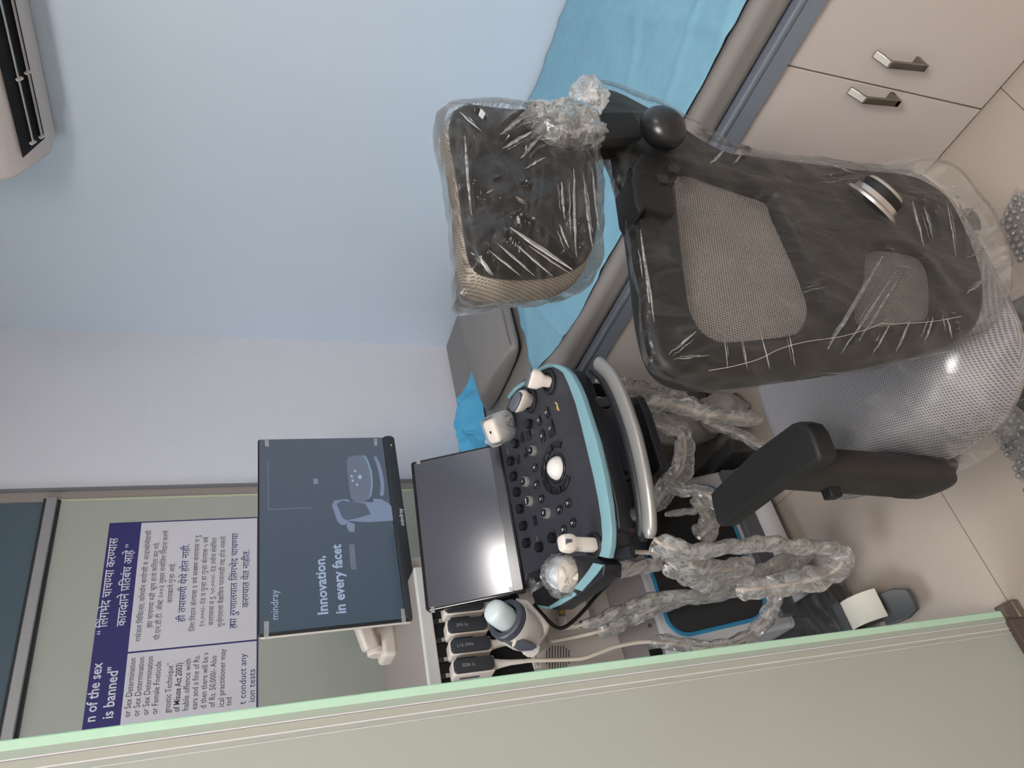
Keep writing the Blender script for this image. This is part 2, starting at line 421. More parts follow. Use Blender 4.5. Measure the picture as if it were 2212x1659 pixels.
# doorway glass in front: frosted panel, bare green edge, clear seal strip, bottom fitting
M_front = frosted('frosted_door_pane', (186, 194, 186), (198, 198, 190), 0, 1)
d1 = tag(MB().box((-1.58, YG-0.006, 0.045), (0.2525, YG+0.006, 2.45)).build('door_1', M_front, smooth=False), kind='structure')
MB().box((0.2525, YG-0.006, 0.045), (0.2560, YG+0.006, 2.45)).build('glass_edge', M_gap, d1)
MB().box((0.2440, YG-0.0072, 0.045), (0.2545, YG-0.006, 2.45)).build('edge_band', mat('edge_band', (182, 216, 192), 0.2), d1)
MB().box((0.2345, YG-0.0072, 0.045), (0.2440, YG-0.006, 2.45)).build('seal_strip', mat('clear_seal', (160, 170, 158), 0.2, var=0.03), d1)
MB().box((0.2220, YG-0.0072, 0.045), (0.2325, YG-0.006, 2.45)).build('seal_strip', mat('beige_seal', (166, 168, 158), 0.2, var=0.03), d1)
M_ridge = mat('seal_ridge', (214, 210, 214), 0.2)
for x0, x1, t in ((0.2330, 0.2345, 0.0085), (0.2205, 0.2220, 0.0085), (0.2130, 0.2138, 0.008)):
    MB().box((x0, YG-t, 0.045), (x1, YG-0.006, 2.45)).build('seal_ridge', M_ridge, d1)
MB().box((0.2325, YG-0.0075, 0.045), (0.2330, YG-0.006, 2.45)).build('seal_gap', mat('seal_purple', (110, 100, 118), 0.3), d1)  # thin dull purple line between the seal bands
MB().box((-1.58, YG-0.02, 0.0), (0.235, YG+0.02, 0.05)).build('bottom_rail', mat('brown_metal', (92, 80, 74), 0.4, metal=0.4), d1, bevel=0.002)
MB().box((0.235, YG-0.022, 0.0), (0.27, YG+0.022, 0.02)).build('floor_pivot', mat('tarnished_metal', (120, 106, 96), 0.45, metal=0.5, var=0.3, scale=60), d1, bevel=0.003)

# ceiling lamps, out of view: second widened for softer light, third added as fill
M_white = mat('white_plastic', (225, 222, 216), 0.35, var=0.02)
for i, (x, y, hx, hy, st, c) in enumerate(LIGHTS):
    t = thing('ceiling_light', (x, y, CEIL), ['square ceiling lamp over the couch end of the doorway', 'large square ceiling lamp outside the doorway', 'square ceiling lamp above the ultrasound machine'][i], 'ceiling lamp', 'ceiling lamps')
    MB().box((x-hx-0.02, y-hy-0.02, CEIL-0.025), (x+hx+0.02, y+hy+0.02, CEIL)).build('frame', M_white, t, bevel=0.004)
    e = mat('lamp_diffuser_%d' % i, (240, 240, 240), 0.6, emit=tuple(int(255*v) for v in c), estr=st)
    MB().box((x-hx, y-hy, CEIL-0.030), (x+hx, y+hy, CEIL-0.0255)).build('diffuser', e, t)

# poster on the far glass
PF = Frame((0, YB-0.004, 0), (1, 0, 0), (0, 0, 1))
pu0, pu1, pv0, pv1 = 0.30, 1.130, 1.366, 1.786
M_navy = mat('navy_print', (47, 42, 108), 0.5, var=0.03)
M_paper = mat('white_vinyl', (216, 212, 220), 0.45, var=0.015)
po = MB().fbox(PF, pu0, pu1, pv0, pv1, 0.0, 0.0012).build('poster', M_navy)
tag(po, 'white printed notice with navy heading stuck on the frosted glass wall', 'poster')
um = 0.737
MB().fbox(PF, pu0+.003, um-.0025, pv0+0.004, 1.700, 0.0012, 0.0018).build('text_panel', M_paper, po)
MB().fbox(PF, um+.0025, pu1-0.004, pv0+0.004, 1.700, 0.0012, 0.0018).build('text_panel', M_paper, po)
M_hw = mat('heading_print', (222, 220, 232), 0.5); M_hb = mat('navy_lettering', (52, 50, 110), 0.5); M_bk = mat('grey_lettering', (62, 60, 66), 0.5)
def zp(x, y): return PF.uv(x/2.7233, 1050+y/2.7233)
def pline(s, a, c, size, bold=0.0):
    (u0, v0), (u1, v1) = zp(*a), zp(*c); return dict(s=s, u=u0, v=(v0+v1)/2, size=size, width=u1-u0, bold=bold)
lettering('heading', [pline('“ लिंगभेद चाचण्या करण्यास', (606, 875), (712, 305), 0.033, 0.008), pline('कायद्याने प्रतिबंध आहे ”', (738, 822), (790, 340), 0.033, 0.008),
    pline('n of the sex', (558, 1388), (604, 1040), 0.036, 0.014), pline('is banned"', (661, 1368), (700, 1058), 0.036, 0.014)], PF, M_hw, po, 0.0016)
lettering('body_text', [pline(*q) for q in (
    ('गर्भजल चिकित्सा, कोरयॉन बायोप्सी व अल्ट्रासोनोग्राफी', (826, 915), (895, 262), 0.0195), ('ह्या चाचण्या स्त्री भ्रूण हत्ये करिता करू नये.', (891, 835), (943, 330), 0.0195),
    ('पी.एन.डी.टी. अॅक्ट २००३ नुसार गर्भलिंग निदान करणे', (932, 905), (1000, 262), 0.0195), ('कायद्याने गुन्हा आहे.', (1008, 688), (1037, 452), 0.0195),
    ('लिंग निदान केल्यास ३ वर्ष सक्षम कारावास व रु.', (1137, 855), (1186, 285), 0.0195), ('१०,०००/- दंड व पुन्हा हा गुन्हा केल्यास ५ वर्ष', (1195, 830), (1232, 300), 0.0195),
    ('कारावास व रु. ५०,०००/- दंड तसेच संबंधित', (1248, 820), (1283, 305), 0.0195), ('गुन्हेगाराचा वैद्यकिय परवानाही रद्द होऊ शकतो.', (1302, 830), (1335, 290), 0.0195))], PF, M_bk, po, 0.0022)
lettering('body_text', [pline('ही तपासणी येथे होत नाही.', (1080, 800), (1120, 340), 0.027, 0.004), pline('ह्या रुग्णालयात लिंगभेद चाचण्या', (1385, 838), (1405, 278), 0.027, 0.003), pline('करण्यात येत नाहीत.', (1455, 715), (1475, 375), 0.027, 0.003)], PF, M_hb, po, 0.0022)
lettering('body_text', [pline(*q) for q in (('or Sex Determination', (765, 1360), (800, 1010), 0.0225), ('or Sex Determination', (817, 1355), (852, 1005), 0.0225), ('or Sex Determination', (870, 1348), (905, 1000), 0.0225), ('or Female Foeticide', (923, 1343), (953, 1030), 0.0225),
    ('gnostic Technique”', (1000, 1335), (1020, 1040), 0.0225), ('of Misuse Act 2003)', (1053, 1328), (1075, 1038), 0.0225, 0.014), ('hable offence with', (1106, 1322), (1126, 1013), 0.0225), ('ears and a fine of Rs.', (1158, 1315), (1176, 993), 0.0225),
    ('d then there will be s', (1211, 1308), (1226, 980), 0.0225), ('of Rs. 50,000/- Also', (1262, 1302), (1276, 997), 0.0225), ('ical practitioner may', (1315, 1300), (1329, 958), 0.0225), ('ted', (1358, 1292), (1364, 1240), 0.0225))], PF, M_bk, po, 0.0022)
lettering('body_text', [pline('t conduct any', (1437, 1285), (1456, 985), 0.0255), pline('ion tests', (1496, 1272), (1503, 1075), 0.0255)], PF, M_hb, po, 0.0022)

# ================================================================== COUCH
M_lam = mat('cream_laminate', (198, 190, 186), 0.38, var=0.015, scale=120)
M_lame = mat('grey_blue_laminate', (120, 128, 140), 0.4, var=0.03, scale=20)
M_vinyl = mat('grey_vinyl', (128, 123, 121), 0.5, var=0.04, scale=300, bump=0.15, bscale=700)
M_chrome = mat('satin_chrome', (150, 142, 134), 0.22, metal=1.0, var=0.05)
XC = 1.111
co = thing('exam_couch', (1.48, 0.9, 0), 'cream examination couch base with two handled doors and a grey top frame', 'examination couch')
MB().box((1.1325, -0.16, 0.0), (XR-0.004, 1.425, 0.515)).build('carcass', mat('carcass_edge', (70, 62, 56), 0.6), co)
MB().box((1.20, 1.427, 0.0), (XR-0.004, 1.44, 0.515)).build('end_panel', M_lame, co)
hand = {0: [(1892, 117), (1922, 139), (1998, 147)], 1: [(1837, 196), (1868, 216), (1940, 223)]}
for k, (y0, y1) in enumerate(((-0.16, 0.4685), (0.4715, 1.1045), (1.1075, 1.431))):
    d = MB().box((XC, y0, 0.008), (XC+0.02, y1, 0.519)).build('door', M_lam, co, bevel=0.0012)
    if k in hand:
        p = [PX(*hand[k][0], XC-0.004), PX(*hand[k][1], XC-0.028), PX(*hand[k][2], XC-0.028)]
        mb = MB(); ey = V((0, 1, 0))
        for a, c in zip(p, p[1:]):
            t = (c-a).normalized(); s_ = V((-t.z, 0, t.x)).normalized()
            mb.obox((a+c)/2, t, ey, s_, ((c-a).length/2+0.003, 0.007, 0.003))
        q = p[2]; mb.box((q.x-0.003, q.y-0.007, q.z-0.002), (XC, q.y+0.007, q.z+0.008))
        mb.build('handle', M_chrome, d, bevel=0.0015)
MB().box((XC-0.012, -0.16, 0.521), (XR-0.004, YB-0.006, 0.560)).build('frame', M_lame, co, bevel=0.002)
MB().box((XC-0.016, -0.16, 0.5615), (XR-0.004, YB-0.006, 0.574)).build('frame_lip', mat('grey_blue_lip', (112, 118, 130), 0.35), co, bevel=0.004)
MB().box((1.14, 2.10, 0.0), (1.22, 2.18, 0.521)).build('leg', M_lame, co)
MB().box((1.80, 2.10, 0.0), (1.875, 2.18, 0.521)).build('leg', M_lame, co)

mt_ = MB().box((XC-0.006, -0.16, 0.574), (XR-0.005, YB-0.008, 0.640)).build('couch_mattress', M_vinyl, bevel=0.022, bseg=5)
tag(mt_, 'flat grey vinyl mattress lying along the couch', 'mattress')

# wedge pillow
def wedge():
    x0, x1, y0, z = 1.285, 1.868, 1.490, 0.643
    R = []
    for s, k in ((0, .86), (0.03, 0.97), (.12, 1), (.5, 1.02), (.88, 1), (.97, .97), (1, .86)):
        yb = 1.765+0.085*s; hf = 0.050; hb = 0.078-0.012*s
        prof = [(y0+.006, 0), (y0, hf*0.5), (y0+.008, hf), ((y0+yb)/2, (hf+hb)/2+.010), (yb-.02, hb), (yb+.02, hb-.018), (yb+.095, .02), (yb+.08, 0)]
        cy, cz = (y0+yb)/2, 0.04
        R.append([V((x0+(x1-x0)*s, cy+(y-cy)*k, z+max(0, cz+(h-cz)*k))) for y, h in prof])
    return MB().loft(R).build('wedge_pillow', M_vinyl, sub=2, ang=1.2)
wp = tag(wedge(), 'grey vinyl wedge pillow at the head end of the couch', 'pillow')
pip = [V((1.30+0.55*i/20, 1.494+0.002*math.sin(i), 0.692)) for i in range(21)]
MB().tube(pip, 0.0028, 6).build('piping', mat('vinyl_piping', (120, 116, 116), 0.5), wp)

# disposable blue sheet
M_sheet = mat('blue_nonwoven', (122, 168, 190), 0.75, var=0.10, scale=45, bump=0.25, bscale=500)
edge = [PZ(x, y, 0.645) for x, y in ((1640, 0), (1612, 60), (1588, 107), (1582, 135), (1545, 200), (1512, 250), (1490, 280), (1440, 400), (1385, 500), (1330, 585), (1280, 655), (1262, 690), (1205, 745), (1158, 800))]
edge = [V((max(1.128, p.x), p.y, 0)) for p in edge]
edge = [V((1.13, -0.16, 0)), V((1.135, 0.1, 0))] + edge
def edge_x(y):
    for a, c in zip(edge, edge[1:]):
        if a.y <= y <= c.y: return a.x+(c.x-a.x)*(y-a.y)/(c.y-a.y)
    return edge[-1].x
def sheet_z(x, y):
    z = 0.6425 + 0.002*abs(fbm((x*9, y*6, 0)))
    for a, dx, dy in ((0.9, 1.0, 0.35), (1.7, -0.4, 1), (2.6, 0.8, -0.7), (0.2, 0.2, 1)):
        q = noise.noise(V((x*dx*4+y*dy*4+a*7, a*3, (x*dy-y*dx)*0.8)))
        z += 0.0045*max(0, 1-abs(q)*9)
    for xf in (1.36, 1.62): z += 0.0022*max(0, 1-abs(x-xf)/0.008)
    for yf in (0.30, 0.80, 1.25): z += 0.0022*max(0, 1-abs(y-yf-0.1*(x-1.4))/0.008)
    return z
R = []
NY, NX = 190, 80
for j in range(NY+1):
    y = -0.16+(1.485+0.16)*j/NY; x0 = edge_x(y)
    R.append([V((x0+(XR-0.010-x0)*i/NX, y, sheet_z(x0+(XR-0.01-x0)*i/NX, y))) for i in range(NX+1)])
sh = MB().loft(R, caps=False, closed=False).build('bed_sheet', M_sheet, ang=3)
sh.modifiers.new('solid', 'SOLIDIFY').thickness = 0.0012
tag(sh, 'creased pale blue disposable sheet spread over the couch mattress', 'bed sheet')
# bunched sheet at the head
R = []
for j in range(31):
    row = []
    for i in range(31):
        u, v = i/30, j/30
        x = 1.20+0.34*u+0.03*noise.noise(V((u*3, v*3, 4))); y = 1.895+0.27*v+0.02*noise.noise(V((u*4, v*3, 9)))
        e = min(u, 1-u, v, 1-v)*4; e = min(1, e)
        z = 0.643+0.004+e*(0.03+0.05*abs(fbm((u*3.2, v*2.4, 2)))+0.02*abs(noise.noise(V((u*9, v*7, 1)))))
        row.append(V((x, y, z)))
    R.append(row)
b2 = MB().loft(R, caps=False, closed=False).build('crumpled_sheet', mat('bright_blue_nonwoven', (86, 176, 222), 0.7, var=0.08, scale=40), ang=3, sub=1)
b2.modifiers.new('solid', 'SOLIDIFY').thickness = 0.001
tag(b2, 'bright blue sheet bunched up behind the wedge pillow', 'bed sheet')

# ================================================================== AIR CONDITIONER
M_ac = mat('ac_plastic', (222, 208, 202), 0.4, var=0.02)
ac = thing('air_conditioner', (1.79, 0.9, 1.95), 'white split air conditioner with open louvres high on the blue wall', 'air conditioner')
prof = [(XR-.003, 1.908), (1.80, 1.908), (1.795, 1.9085), (1.684, 1.9675), (1.666, 1.995), (1.655, 2.06), (1.655, 2.19), (1.69, 2.205), (XR-.003, 2.205)]
y1 = 1.392
MB().prism([V((x, y1, z)) for x, z in prof], (0, -0.95, 0)).build('body', M_ac, ac, bevel=0.012, bseg=4)
tn = (V((1.682, 0, 1.965))-V((1.79, 0, 1.9055))); LF = Frame((1.79, y1, 1.9055), (0, -1, 0), tn)   # louvre plane under the front edge
n_ = LF.n if LF.n.z < 0 else -LF.n
def acpt(s, t, w): return LF.o+LF.ey*s+LF.ex*t+n_*w
LN = Frame(acpt(0, 0, 0.0), -LF.ex, LF.ey)
LN.n = n_
va, vb = LF.uv(94, 297), LF.uv(47, 339)
def vq(k, s0): return va[0]+(vb[0]-va[0])*k+s0, va[1]+(vb[1]-va[1])*k
pts = [acpt(va[1], va[0], .002), acpt(vb[1], vb[0], .002), acpt(vb[1], 0.93, .002), acpt(va[1], 0.93, .002)]
MB().prism(pts, n_*0.002).build('vent_opening', M_dark, ac)
for k, wd, c_ in ((0.16, .007, (176, 160, 152)), (0.55, .005, (186, 186, 188))):
    t0, s0 = vq(k, 0.004); mb = MB(); t0 += 0.016; mb.obox(acpt(s0, (t0+0.92)/2, 0.009), LF.ex, (LF.ey*0.85+n_*0.5).normalized(), (n_*0.85-LF.ey*0.5).normalized(), ((0.92-t0)/2, wd, 0.0012)).build('louver', mat('louver_%d' % c_[2], c_, 0.4), ac, bevel=0.0008)
for k, s0 in ((.15, .015), (.55, .02), (.15, .19), (.5, .19), (.3, .45)):
    t0, sv = vq(k, s0); mb = MB(); mb.obox(acpt(sv, t0, 0.006), LF.ex, LF.ey, n_, (0.0025, 0.008, 0.005)); mb.build('louver_clip', M_ac, ac)

# ================================================================== ULTRASOUND MACHINE
M_beige = mat('warm_white_casing', (206, 196, 190), 0.42, var=0.02, scale=200)
M_cream = mat('ivory_casing', (222, 210, 200), 0.38, var=0.02)
M_blk = mat('black_casing', (30, 30, 34), 0.42, var=0.08, scale=200, spec=0.45)
M_panel = mat('charcoal_panel', (52, 52, 58), 0.40, var=0.06, scale=300)
M_gls = mat('black_gloss', (18, 18, 22), 0.12, var=0.05, spec=0.6)
M_key = mat('black_keys', (20, 20, 24), 0.25, var=0.05, coat=0.3)
M_cyan = mat('pale_cyan_trim', (124, 162, 171), 0.35, var=0.02)
M_blue = mat('teal_blue_trim', (44, 120, 158), 0.35, var=0.03)
M_silver = mat('silver_paint', (156, 153, 150), 0.34, metal=0.45, var=0.02)
M_base = mat('silver_base', (186, 184, 186), 0.42, var=0.02)
M_vio = mat('lilac_grey_panel', (176, 168, 174), 0.45, var=0.02)
M_print = mat('white_legend', (215, 215, 220), 0.5)
M_tape = film('clear_tape', haze=0.28, gloss=0.2, bump=0.1, scale=80, streak=0.1)
us = thing('ultrasound_machine', (0.62, 1.75, 0), 'wheeled ultrasound machine with upright monitor, touch panel, control desk and black footrest', 'ultrasound machine')

# --- tower
tw = MB().box((0.355, 1.602, 0.545), (0.668, 2.06, 1.036)).build('tower', M_beige, us, bevel=0.006)
MB().box((0.352, 1.588, 1.008), (0.670, 1.604, 1.038)).build('bay_lip', mat('pale_lip', (206, 204, 203), 0.4), tw, bevel=0.004)
MB().box((0.352, 1.588, 0.79), (0.368, 1.604, 1.01)).build('bay_lip', MATS['pale_lip'], tw, bevel=0.004)
MB().box((0.358, 1.604, 1.036), (0.666, 2.058, 1.0385)).build('top_cover', mat('taupe_cover', (150, 140, 134), 0.5, var=0.03), tw, bevel=0.001)
TWF = Frame((0.55, 1.602, 0.9), (1, 0, 0), (0, 0, 1))
bay = MB().fbox(TWF, -0.180, 0.110, -0.113, 0.109, -0.002, 0.002).build('port_bay', M_dark, us)
for q in ((945, 1343), (951, 1384), (956, 1426), (960, 1461)):
    u, v = TWF.uv(*q, w=0.006)
    mb = MB(); mb.fbox(TWF, u-.006, u+.006, v-.016, v+.016, 0.002, 0.008); l_ = mb.build('port_latch', M_blk, bay, bevel=0.002)
    MB().fbox(TWF, u-.0045, u+.0045, v-.016, v-.002, 0.008, 0.013).build('latch_tip', mat('grey_latch', (150, 146, 142), 0.35), bay, bevel=0.0015)
mb = MB()
for i in range(9):
    for j in range(15):
        u0, v0 = TWF.uv(1181+6.0*i, 1396+3.4*j+(1.7 if i % 2 else 0)); 
        if ((i-4)/5)**2+((j-7)/8)**2 < 1.0: mb.face([TWF.p(u0+.0017*math.cos(t), v0+.0017*math.sin(t), 0.0006) for t in [k*math.pi/3 for k in range(6)]])
mb.build('speaker_holes', M_dark, us, smooth=False)
u, v = TWF.uv(1158, 1407); MB().fbox(TWF, u-.006, u+.006, v-.006, v+.006, 0, 0.001).build('socket', M_dark, us)
u, v = TWF.uv(1160, 1437); MB().fbox(TWF, u-.003, u+.003, v-.004, v+.004, 0, 0.001).build('socket', M_dark, us)
# --- lower column, footrest, base
col = MB().box((0.375, 1.607, 0.415), (0.72, 2.055, 0.545)).build('lower_column', M_vio, us, bevel=0.004)
q = PY(1403, 1352, 1.606); MB().lathe(q, (0, -1, 0), [(0.0055, 0), (0.0055, .002), (0.003, .003)], 14).build('screw', M_chrome, col)
MB().box((0.405, 1.604, 0.44), (0.42, 1.608, 0.475)).build('slot', M_dark, col)
prof = [(1.603, 0.432), (1.487, 0.162), (1.482, 0.115), (1.455, 0.098), (1.445, 0.075), (1.447, 0.05), (2.10, 0.05), (2.10, 0.432)]
MB().prism([V((0.400, y, z)) for y, z in prof], (0.45, 0, 0)).build('base', M_base, us, bevel=0.010)
MB().box((0.425, 1.468, 0.098), (0.845, 1.50, 0.158)).build('base_recess', mat('slate_grey', (88, 88, 94), 0.5), us, bevel=0.004)
IF = Frame((0.62, 1.545, 0.297), (1, 0, 0), (0, 0.116, 0.27))
iu = [(-0.187, 0.118), (0.19, 0.118), (0.19, -0.142), (-0.187, -0.142)]
trim = plate('footrest_trim', [rrect(-0.190, 0.200, -0.140, 0.124, 0.055, 8), rrect(-0.180, 0.190, -0.130, 0.114, 0.047, 8)], IF, 0.006, M_blue, us, w=0.0, bevel=0.002)
plate('footrest_mat', [rrect(-0.180, 0.190, -0.130, 0.114, 0.047, 8)], IF, 0.012, mat('black_rubber', (24, 23, 23), 0.75, var=0.1, scale=400, bump=0.2, bscale=900), us, w=-0.006, bevel=0.003)
# --- front caster with its wrapped leg
lg = MB().box((0.315, 1.345, 0.052), (0.452, 1.66, 0.120)).build('caster_arm', M_blk, us, bevel=0.012)
def bag_box(name, lo, hi, mt, parent, n=0.006, bulge=0.01):
    mb = MB(); lo, hi = V(lo), V(hi); c = (lo+hi)/2; h = (hi-lo)/2
    bmesh.ops.create_cube(mb.bm, size=2); bmesh.ops.subdivide_edges(mb.bm, edges=mb.bm.edges, cuts=9, use_grid_fill=True)
    for v_ in mb.bm.verts:
        p = V(v_.co); k = V((p.x*h.x, p.y*h.y, p.z*h.z)); q = c+k
        v_.co = q + p.normalized()*(bulge+n*fbm(q*38)+n*0.6*abs(noise.noise(V((q.x*90, q.y*20, q.z*60)))))
    return mb.build(name, mt, parent, ang=0.9)
bag_box('arm_wrap', (0.313, 1.35, 0.054), (0.454, 1.64, 0.119), film('black_arm_film', haze=0.0, gloss=0.16, bump=0.7, scale=10, streak=0.06), lg)
WC = V((0.362, 1.285, 0.062))
wh = MB().lathe(WC-V((0.022, 0, 0)), (1, 0, 0), [(0.045, 0), (0.060, 0.004), (0.062, 0.012), (0.062, 0.032), (0.060, 0.040), (0.045, 0.044)], 32).build('caster_wheel', mat('black_tyre', (30, 30, 31), 0.6), us)
R = []
for k in range(13):
    a = math.radians(20+k*11); R.append([WC+V((x, math.cos(a)*r, math.sin(a)*r)) for x, r in ((-.034, .064), (-.034, .070), (.03, .070), (.03, .064))])
MB().loft(R).build('caster_housing', mat('grey_white_plastic', (208, 204, 192), 0.45), us, bevel=0.002)
R = []
for k in range(9):
    a = math.radians(95+k*10); R.append([WC+V((x, math.cos(a)*-1*r+0.012, math.sin(a)*r)) for x, r in ((-.040, .069), (-.040, .075), (.034, .075), (.034, .069))])
pd = MB().loft(R).build('brake_cover', mat('slate_plastic', (72, 74, 78), 0.45), us, bevel=0.002)
R = []
for y_, z_, hw in ((1.25, .085, .030), (1.225, .082, .034), (1.20, .070, .033), (1.178, .058, .022)):
    R.append([V((0.345+sx*hw, y_, z_+dz)) for sx, dz in ((-1, -.010), (-1, .004), (-.5, .001), (.5, .001), (1, .004), (1, -.010))])
MB().loft(R).build('brake_pedal', MATS['slate_plastic'], us, bevel=0.002)
for k, x_ in enumerate((0.40, 0.84)):
    MB().lathe((x_-0.02, 2.03, 0.05), (1, 0, 0), [(0.03, 0), (0.05, .004), (0.05, .036), (0.03, .04)], 20).build('caster_wheel', MATS['black_tyre'], us)
MB().lathe((0.82, 1.52, 0.05), (1, 0, 0), [(0.03, 0), (0.05, .004), (0.05, .036), (0.03, .04)], 20).build('caster_wheel', MATS['black_tyre'], us)

# --- monitor on its arm
MF = Frame((0.570, 1.668, 1.3835), (0.999, 0.043, 0.002), (0.015, 0.021, 1.0))
MW, MH = 0.531, 0.359
mon = MB().fbox(MF, 0, MW, -MH, 0, -0.018, -0.001).build('monitor', M_blk, us, bevel=0.006, bseg=4)
MB().fbox(MF, 0.003, MW-0.003, -MH+0.003, -0.003, -0.040, -0.018).build('back_housing', M_cream, mon, bevel=0.008, bseg=4)
plate('chin', [[(0, -MH+0.034), (MW, -MH+0.034)] + rrect(0, MW, -MH-0.002, -MH+0.03, 0.018, 6)[13:][::-1][::-1] + []] if False else [rrect(0.0005, MW-0.0005, -MH-0.002, -MH+0.030, 0.012, 6)], MF, 0.012, mat('monitor_chin', (42, 44, 50), 0.4), mon, w=-0.008, bevel=0.002)
# picture on the screen (the panel itself glows)
def glow(name, top, bottom=None, rough=0.18):
    m = bpy.data.materials.new(name); m.use_nodes = True; MATS[name] = m; nt = m.node_tree; N = nt.nodes; L = nt.links; b = N['Principled BSDF']
    b.inputs['Base Color'].default_value = (0.012, 0.014, 0.017, 1); b.inputs['Roughness'].default_value = rough; b.inputs['Emission Strength'].default_value = 2.0**-EXPO
    if bottom:
        tc = N.new('ShaderNodeTexCoord'); sx = N.new('ShaderNodeSeparateXYZ'); L.new(tc.outputs['Generated'], sx.inputs[0])
        nz = N.new('ShaderNodeTexNoise'); nz.inputs['Scale'].default_value = 1.5; L.new(tc.outputs['Generated'], nz.inputs['Vector'])
        mx = N.new('ShaderNodeMix'); mx.data_type = 'RGBA'; mx.inputs[6].default_value = lin(bottom); mx.inputs[7].default_value = lin(top); L.new(sx.outputs[0], mx.inputs[0]); L.new(mx.outputs[2], b.inputs['Emission Color'])
    else: b.inputs['Emission Color'].default_value = lin(top)
    return m
scr = MB().fbox(MF, 0.004, MW-0.004, -MH+0.031, -0.004, -0.001, 0.0006).build('screen', glow('screen_glow', (72, 79, 92), (50, 66, 80)), mon, smooth=False)
def z4(pts): return [(x/3.53+540, y/3.53+930) for x, y in pts]
def on_screen(name, polys, mt, w):
    b = MB()
    for pts in polys:
        uv = MF.px(z4(pts)); b.face([MF.p(u, v, w) for u, v in uv])
    return b.build(name, mt, mon, smooth=False)
G1 = glow('glow_pale', (112, 124, 150)); G2 = glow('glow_text', (148, 164, 192)); G3 = glow('glow_dim', (94, 102, 118)); G4 = glow('glow_cyan', (112, 140, 165)); G5 = glow('glow_dark', (72, 82, 98))
on_screen('pictured_machine', [[(625, 575), (640, 537), (700, 527), (745, 525), (770, 545), (880, 545), (1040, 555), (1085, 580), (1098, 688), (900, 700), (745, 690), (725, 722), (690, 720), (665, 690)],
                               [(735, 690), (800, 715), (795, 775), (755, 772), (738, 735)]], G1, 0.0010)
on_screen('pictured_ports', [[(660, 562), (700, 535), (765, 545), (880, 560), (922, 640), (800, 675), (735, 686), (705, 668)]], G5, 0.0014)
on_screen('pictured_desk', [[(735, 240), (752, 205), (800, 193), (860, 191), (893, 230), (918, 290), (932, 370), (928, 470), (905, 525), (860, 550), (805, 552), (772, 525), (760, 470), (742, 320)]], G3, 0.0016)
on_screen('pictured_trim', [[(855, 190), (880, 198), (905, 240), (930, 320), (936, 420), (925, 500), (900, 530), (915, 490), (924, 420), (918, 330), (895, 255), (872, 208)]], G4, 0.0020)
on_screen('pictured_handle', [[(940, 200), (965, 203), (990, 255), (1012, 330), (1024, 420), (1020, 495), (1000, 505), (990, 495), (996, 420), (985, 340), (965, 262)]], G1, 0.0016)
on_screen('pictured_keys', [[(838+14*math.cos(t), 357+17*math.sin(t)) for t in [k*math.pi/8 for k in range(16)]]] + [[(x-8, y-9), (x+8, y-9), (x+8, y+9), (x-8, y+9)] for x, y in ((775, 352), (782, 386), (800, 312), (815, 416))], G2, 0.0021)
on_screen('pictured_lines', [[(137, 230), (140, 230), (142, 605), (139, 605)], [(139, 603), (480, 588), (480, 592), (139, 607)], [(482, 372), (515, 368), (520, 408), (486, 410)], [(765, 1000), (815, 1060), (775, 1060)], [(940, 520), (1000, 525), (1060, 560), (1020, 600), (960, 590), (940, 560)]], G1, 0.0013)
on_screen('pictured_badge', [[(755, 870), (795, 870), (812, 1058), (778, 1062), (768, 1045)]], G3, 0.0013)
def screen_line(s, a, c, size, **k):
    (u0, v0), (u1, v1) = MF.px(z4([a, c])); return dict(s=s, u=u0, v=(v0+v1)/2, size=size, width=u1-u0, **k)
lettering('screen_text', [screen_line('mindray', (215, 1445), (215, 1215), 0.0240), screen_line('Innovation,', (590, 1405), (572, 955), 0.0330, bold=0.025), screen_line('in every facet', (732, 1395), (690, 870), 0.0330, bold=0.025)], MF, G2, mon, 0.0012)
lettering('badge_text', [screen_line('Elite', (805, 1048), (800, 990), 0.0110)], MF, G5, mon, 0.0018)
lettering('maker_name', [screen_line('mindray', (1172, 732), (1161, 600), 0.0150, bold=0.01)], MF, mat('chin_print', (205, 220, 228), 0.4), mon, 0.0046)
u, v = MF.uv(844.5, 963.5); MB().lathe(MF.p(u, v, 0.004), MF.n, [(0.0012, 0), (0.0012, 0.001)], 10).build('power_light', mat('green_led', (120, 220, 60), 0.4, emit=(140, 255, 70), estr=1.2), mon)
for a in ([(112, 65), (142, 65), (146, 122), (116, 122)], [(945, 62), (970, 62), (972, 115), (948, 115)], [(107, 1455), (145, 1455), (143, 1585), (105, 1585)], [(1150, 1360), (1182, 1358), (1192, 1478), (1158, 1480)]):
    uv = MF.px(z4(a), 0.001); MB().prism([MF.p(u, v, 0.001) for u, v in uv], MF.n*0.0006).build('tape', M_tape, mon)
# arm
hp = PY(828, 1392, 1.92)
ar = MB().box((hp.x-0.045, 1.87, 1.034), (hp.x+0.045, 1.96, 1.075)).build('monitor_arm', M_cream, us, bevel=0.012, bseg=4)
MB().lathe((hp.x-0.034, 1.90, 1.085), (1, 0, 0), [(0.021, 0), (0.025, .004), (0.025, .018), (0.019, .02), (.019, .048), (0.025, .05), (0.025, .064), (0.021, .068)], 24).build('arm_hinge', M_cream, ar)
MB().obox((hp.x+0.10, 1.86, 1.14), V((0.93, -0.2, 0.3)).normalized(), V((0.2, 0.97, 0)).normalized(), V((-0.3, 0, 0.95)).normalized(), (0.13, 0.03, 0.02)).build('arm_link', M_cream, ar, bevel=0.01)
MB().obox((0.83, 1.755, 1.19), V((1, 0, 0)), V((0, 1, 0)), V((0, 0, 1)), (0.06, 0.06, 0.05)).build('arm_mount', M_cream, ar, bevel=0.012)
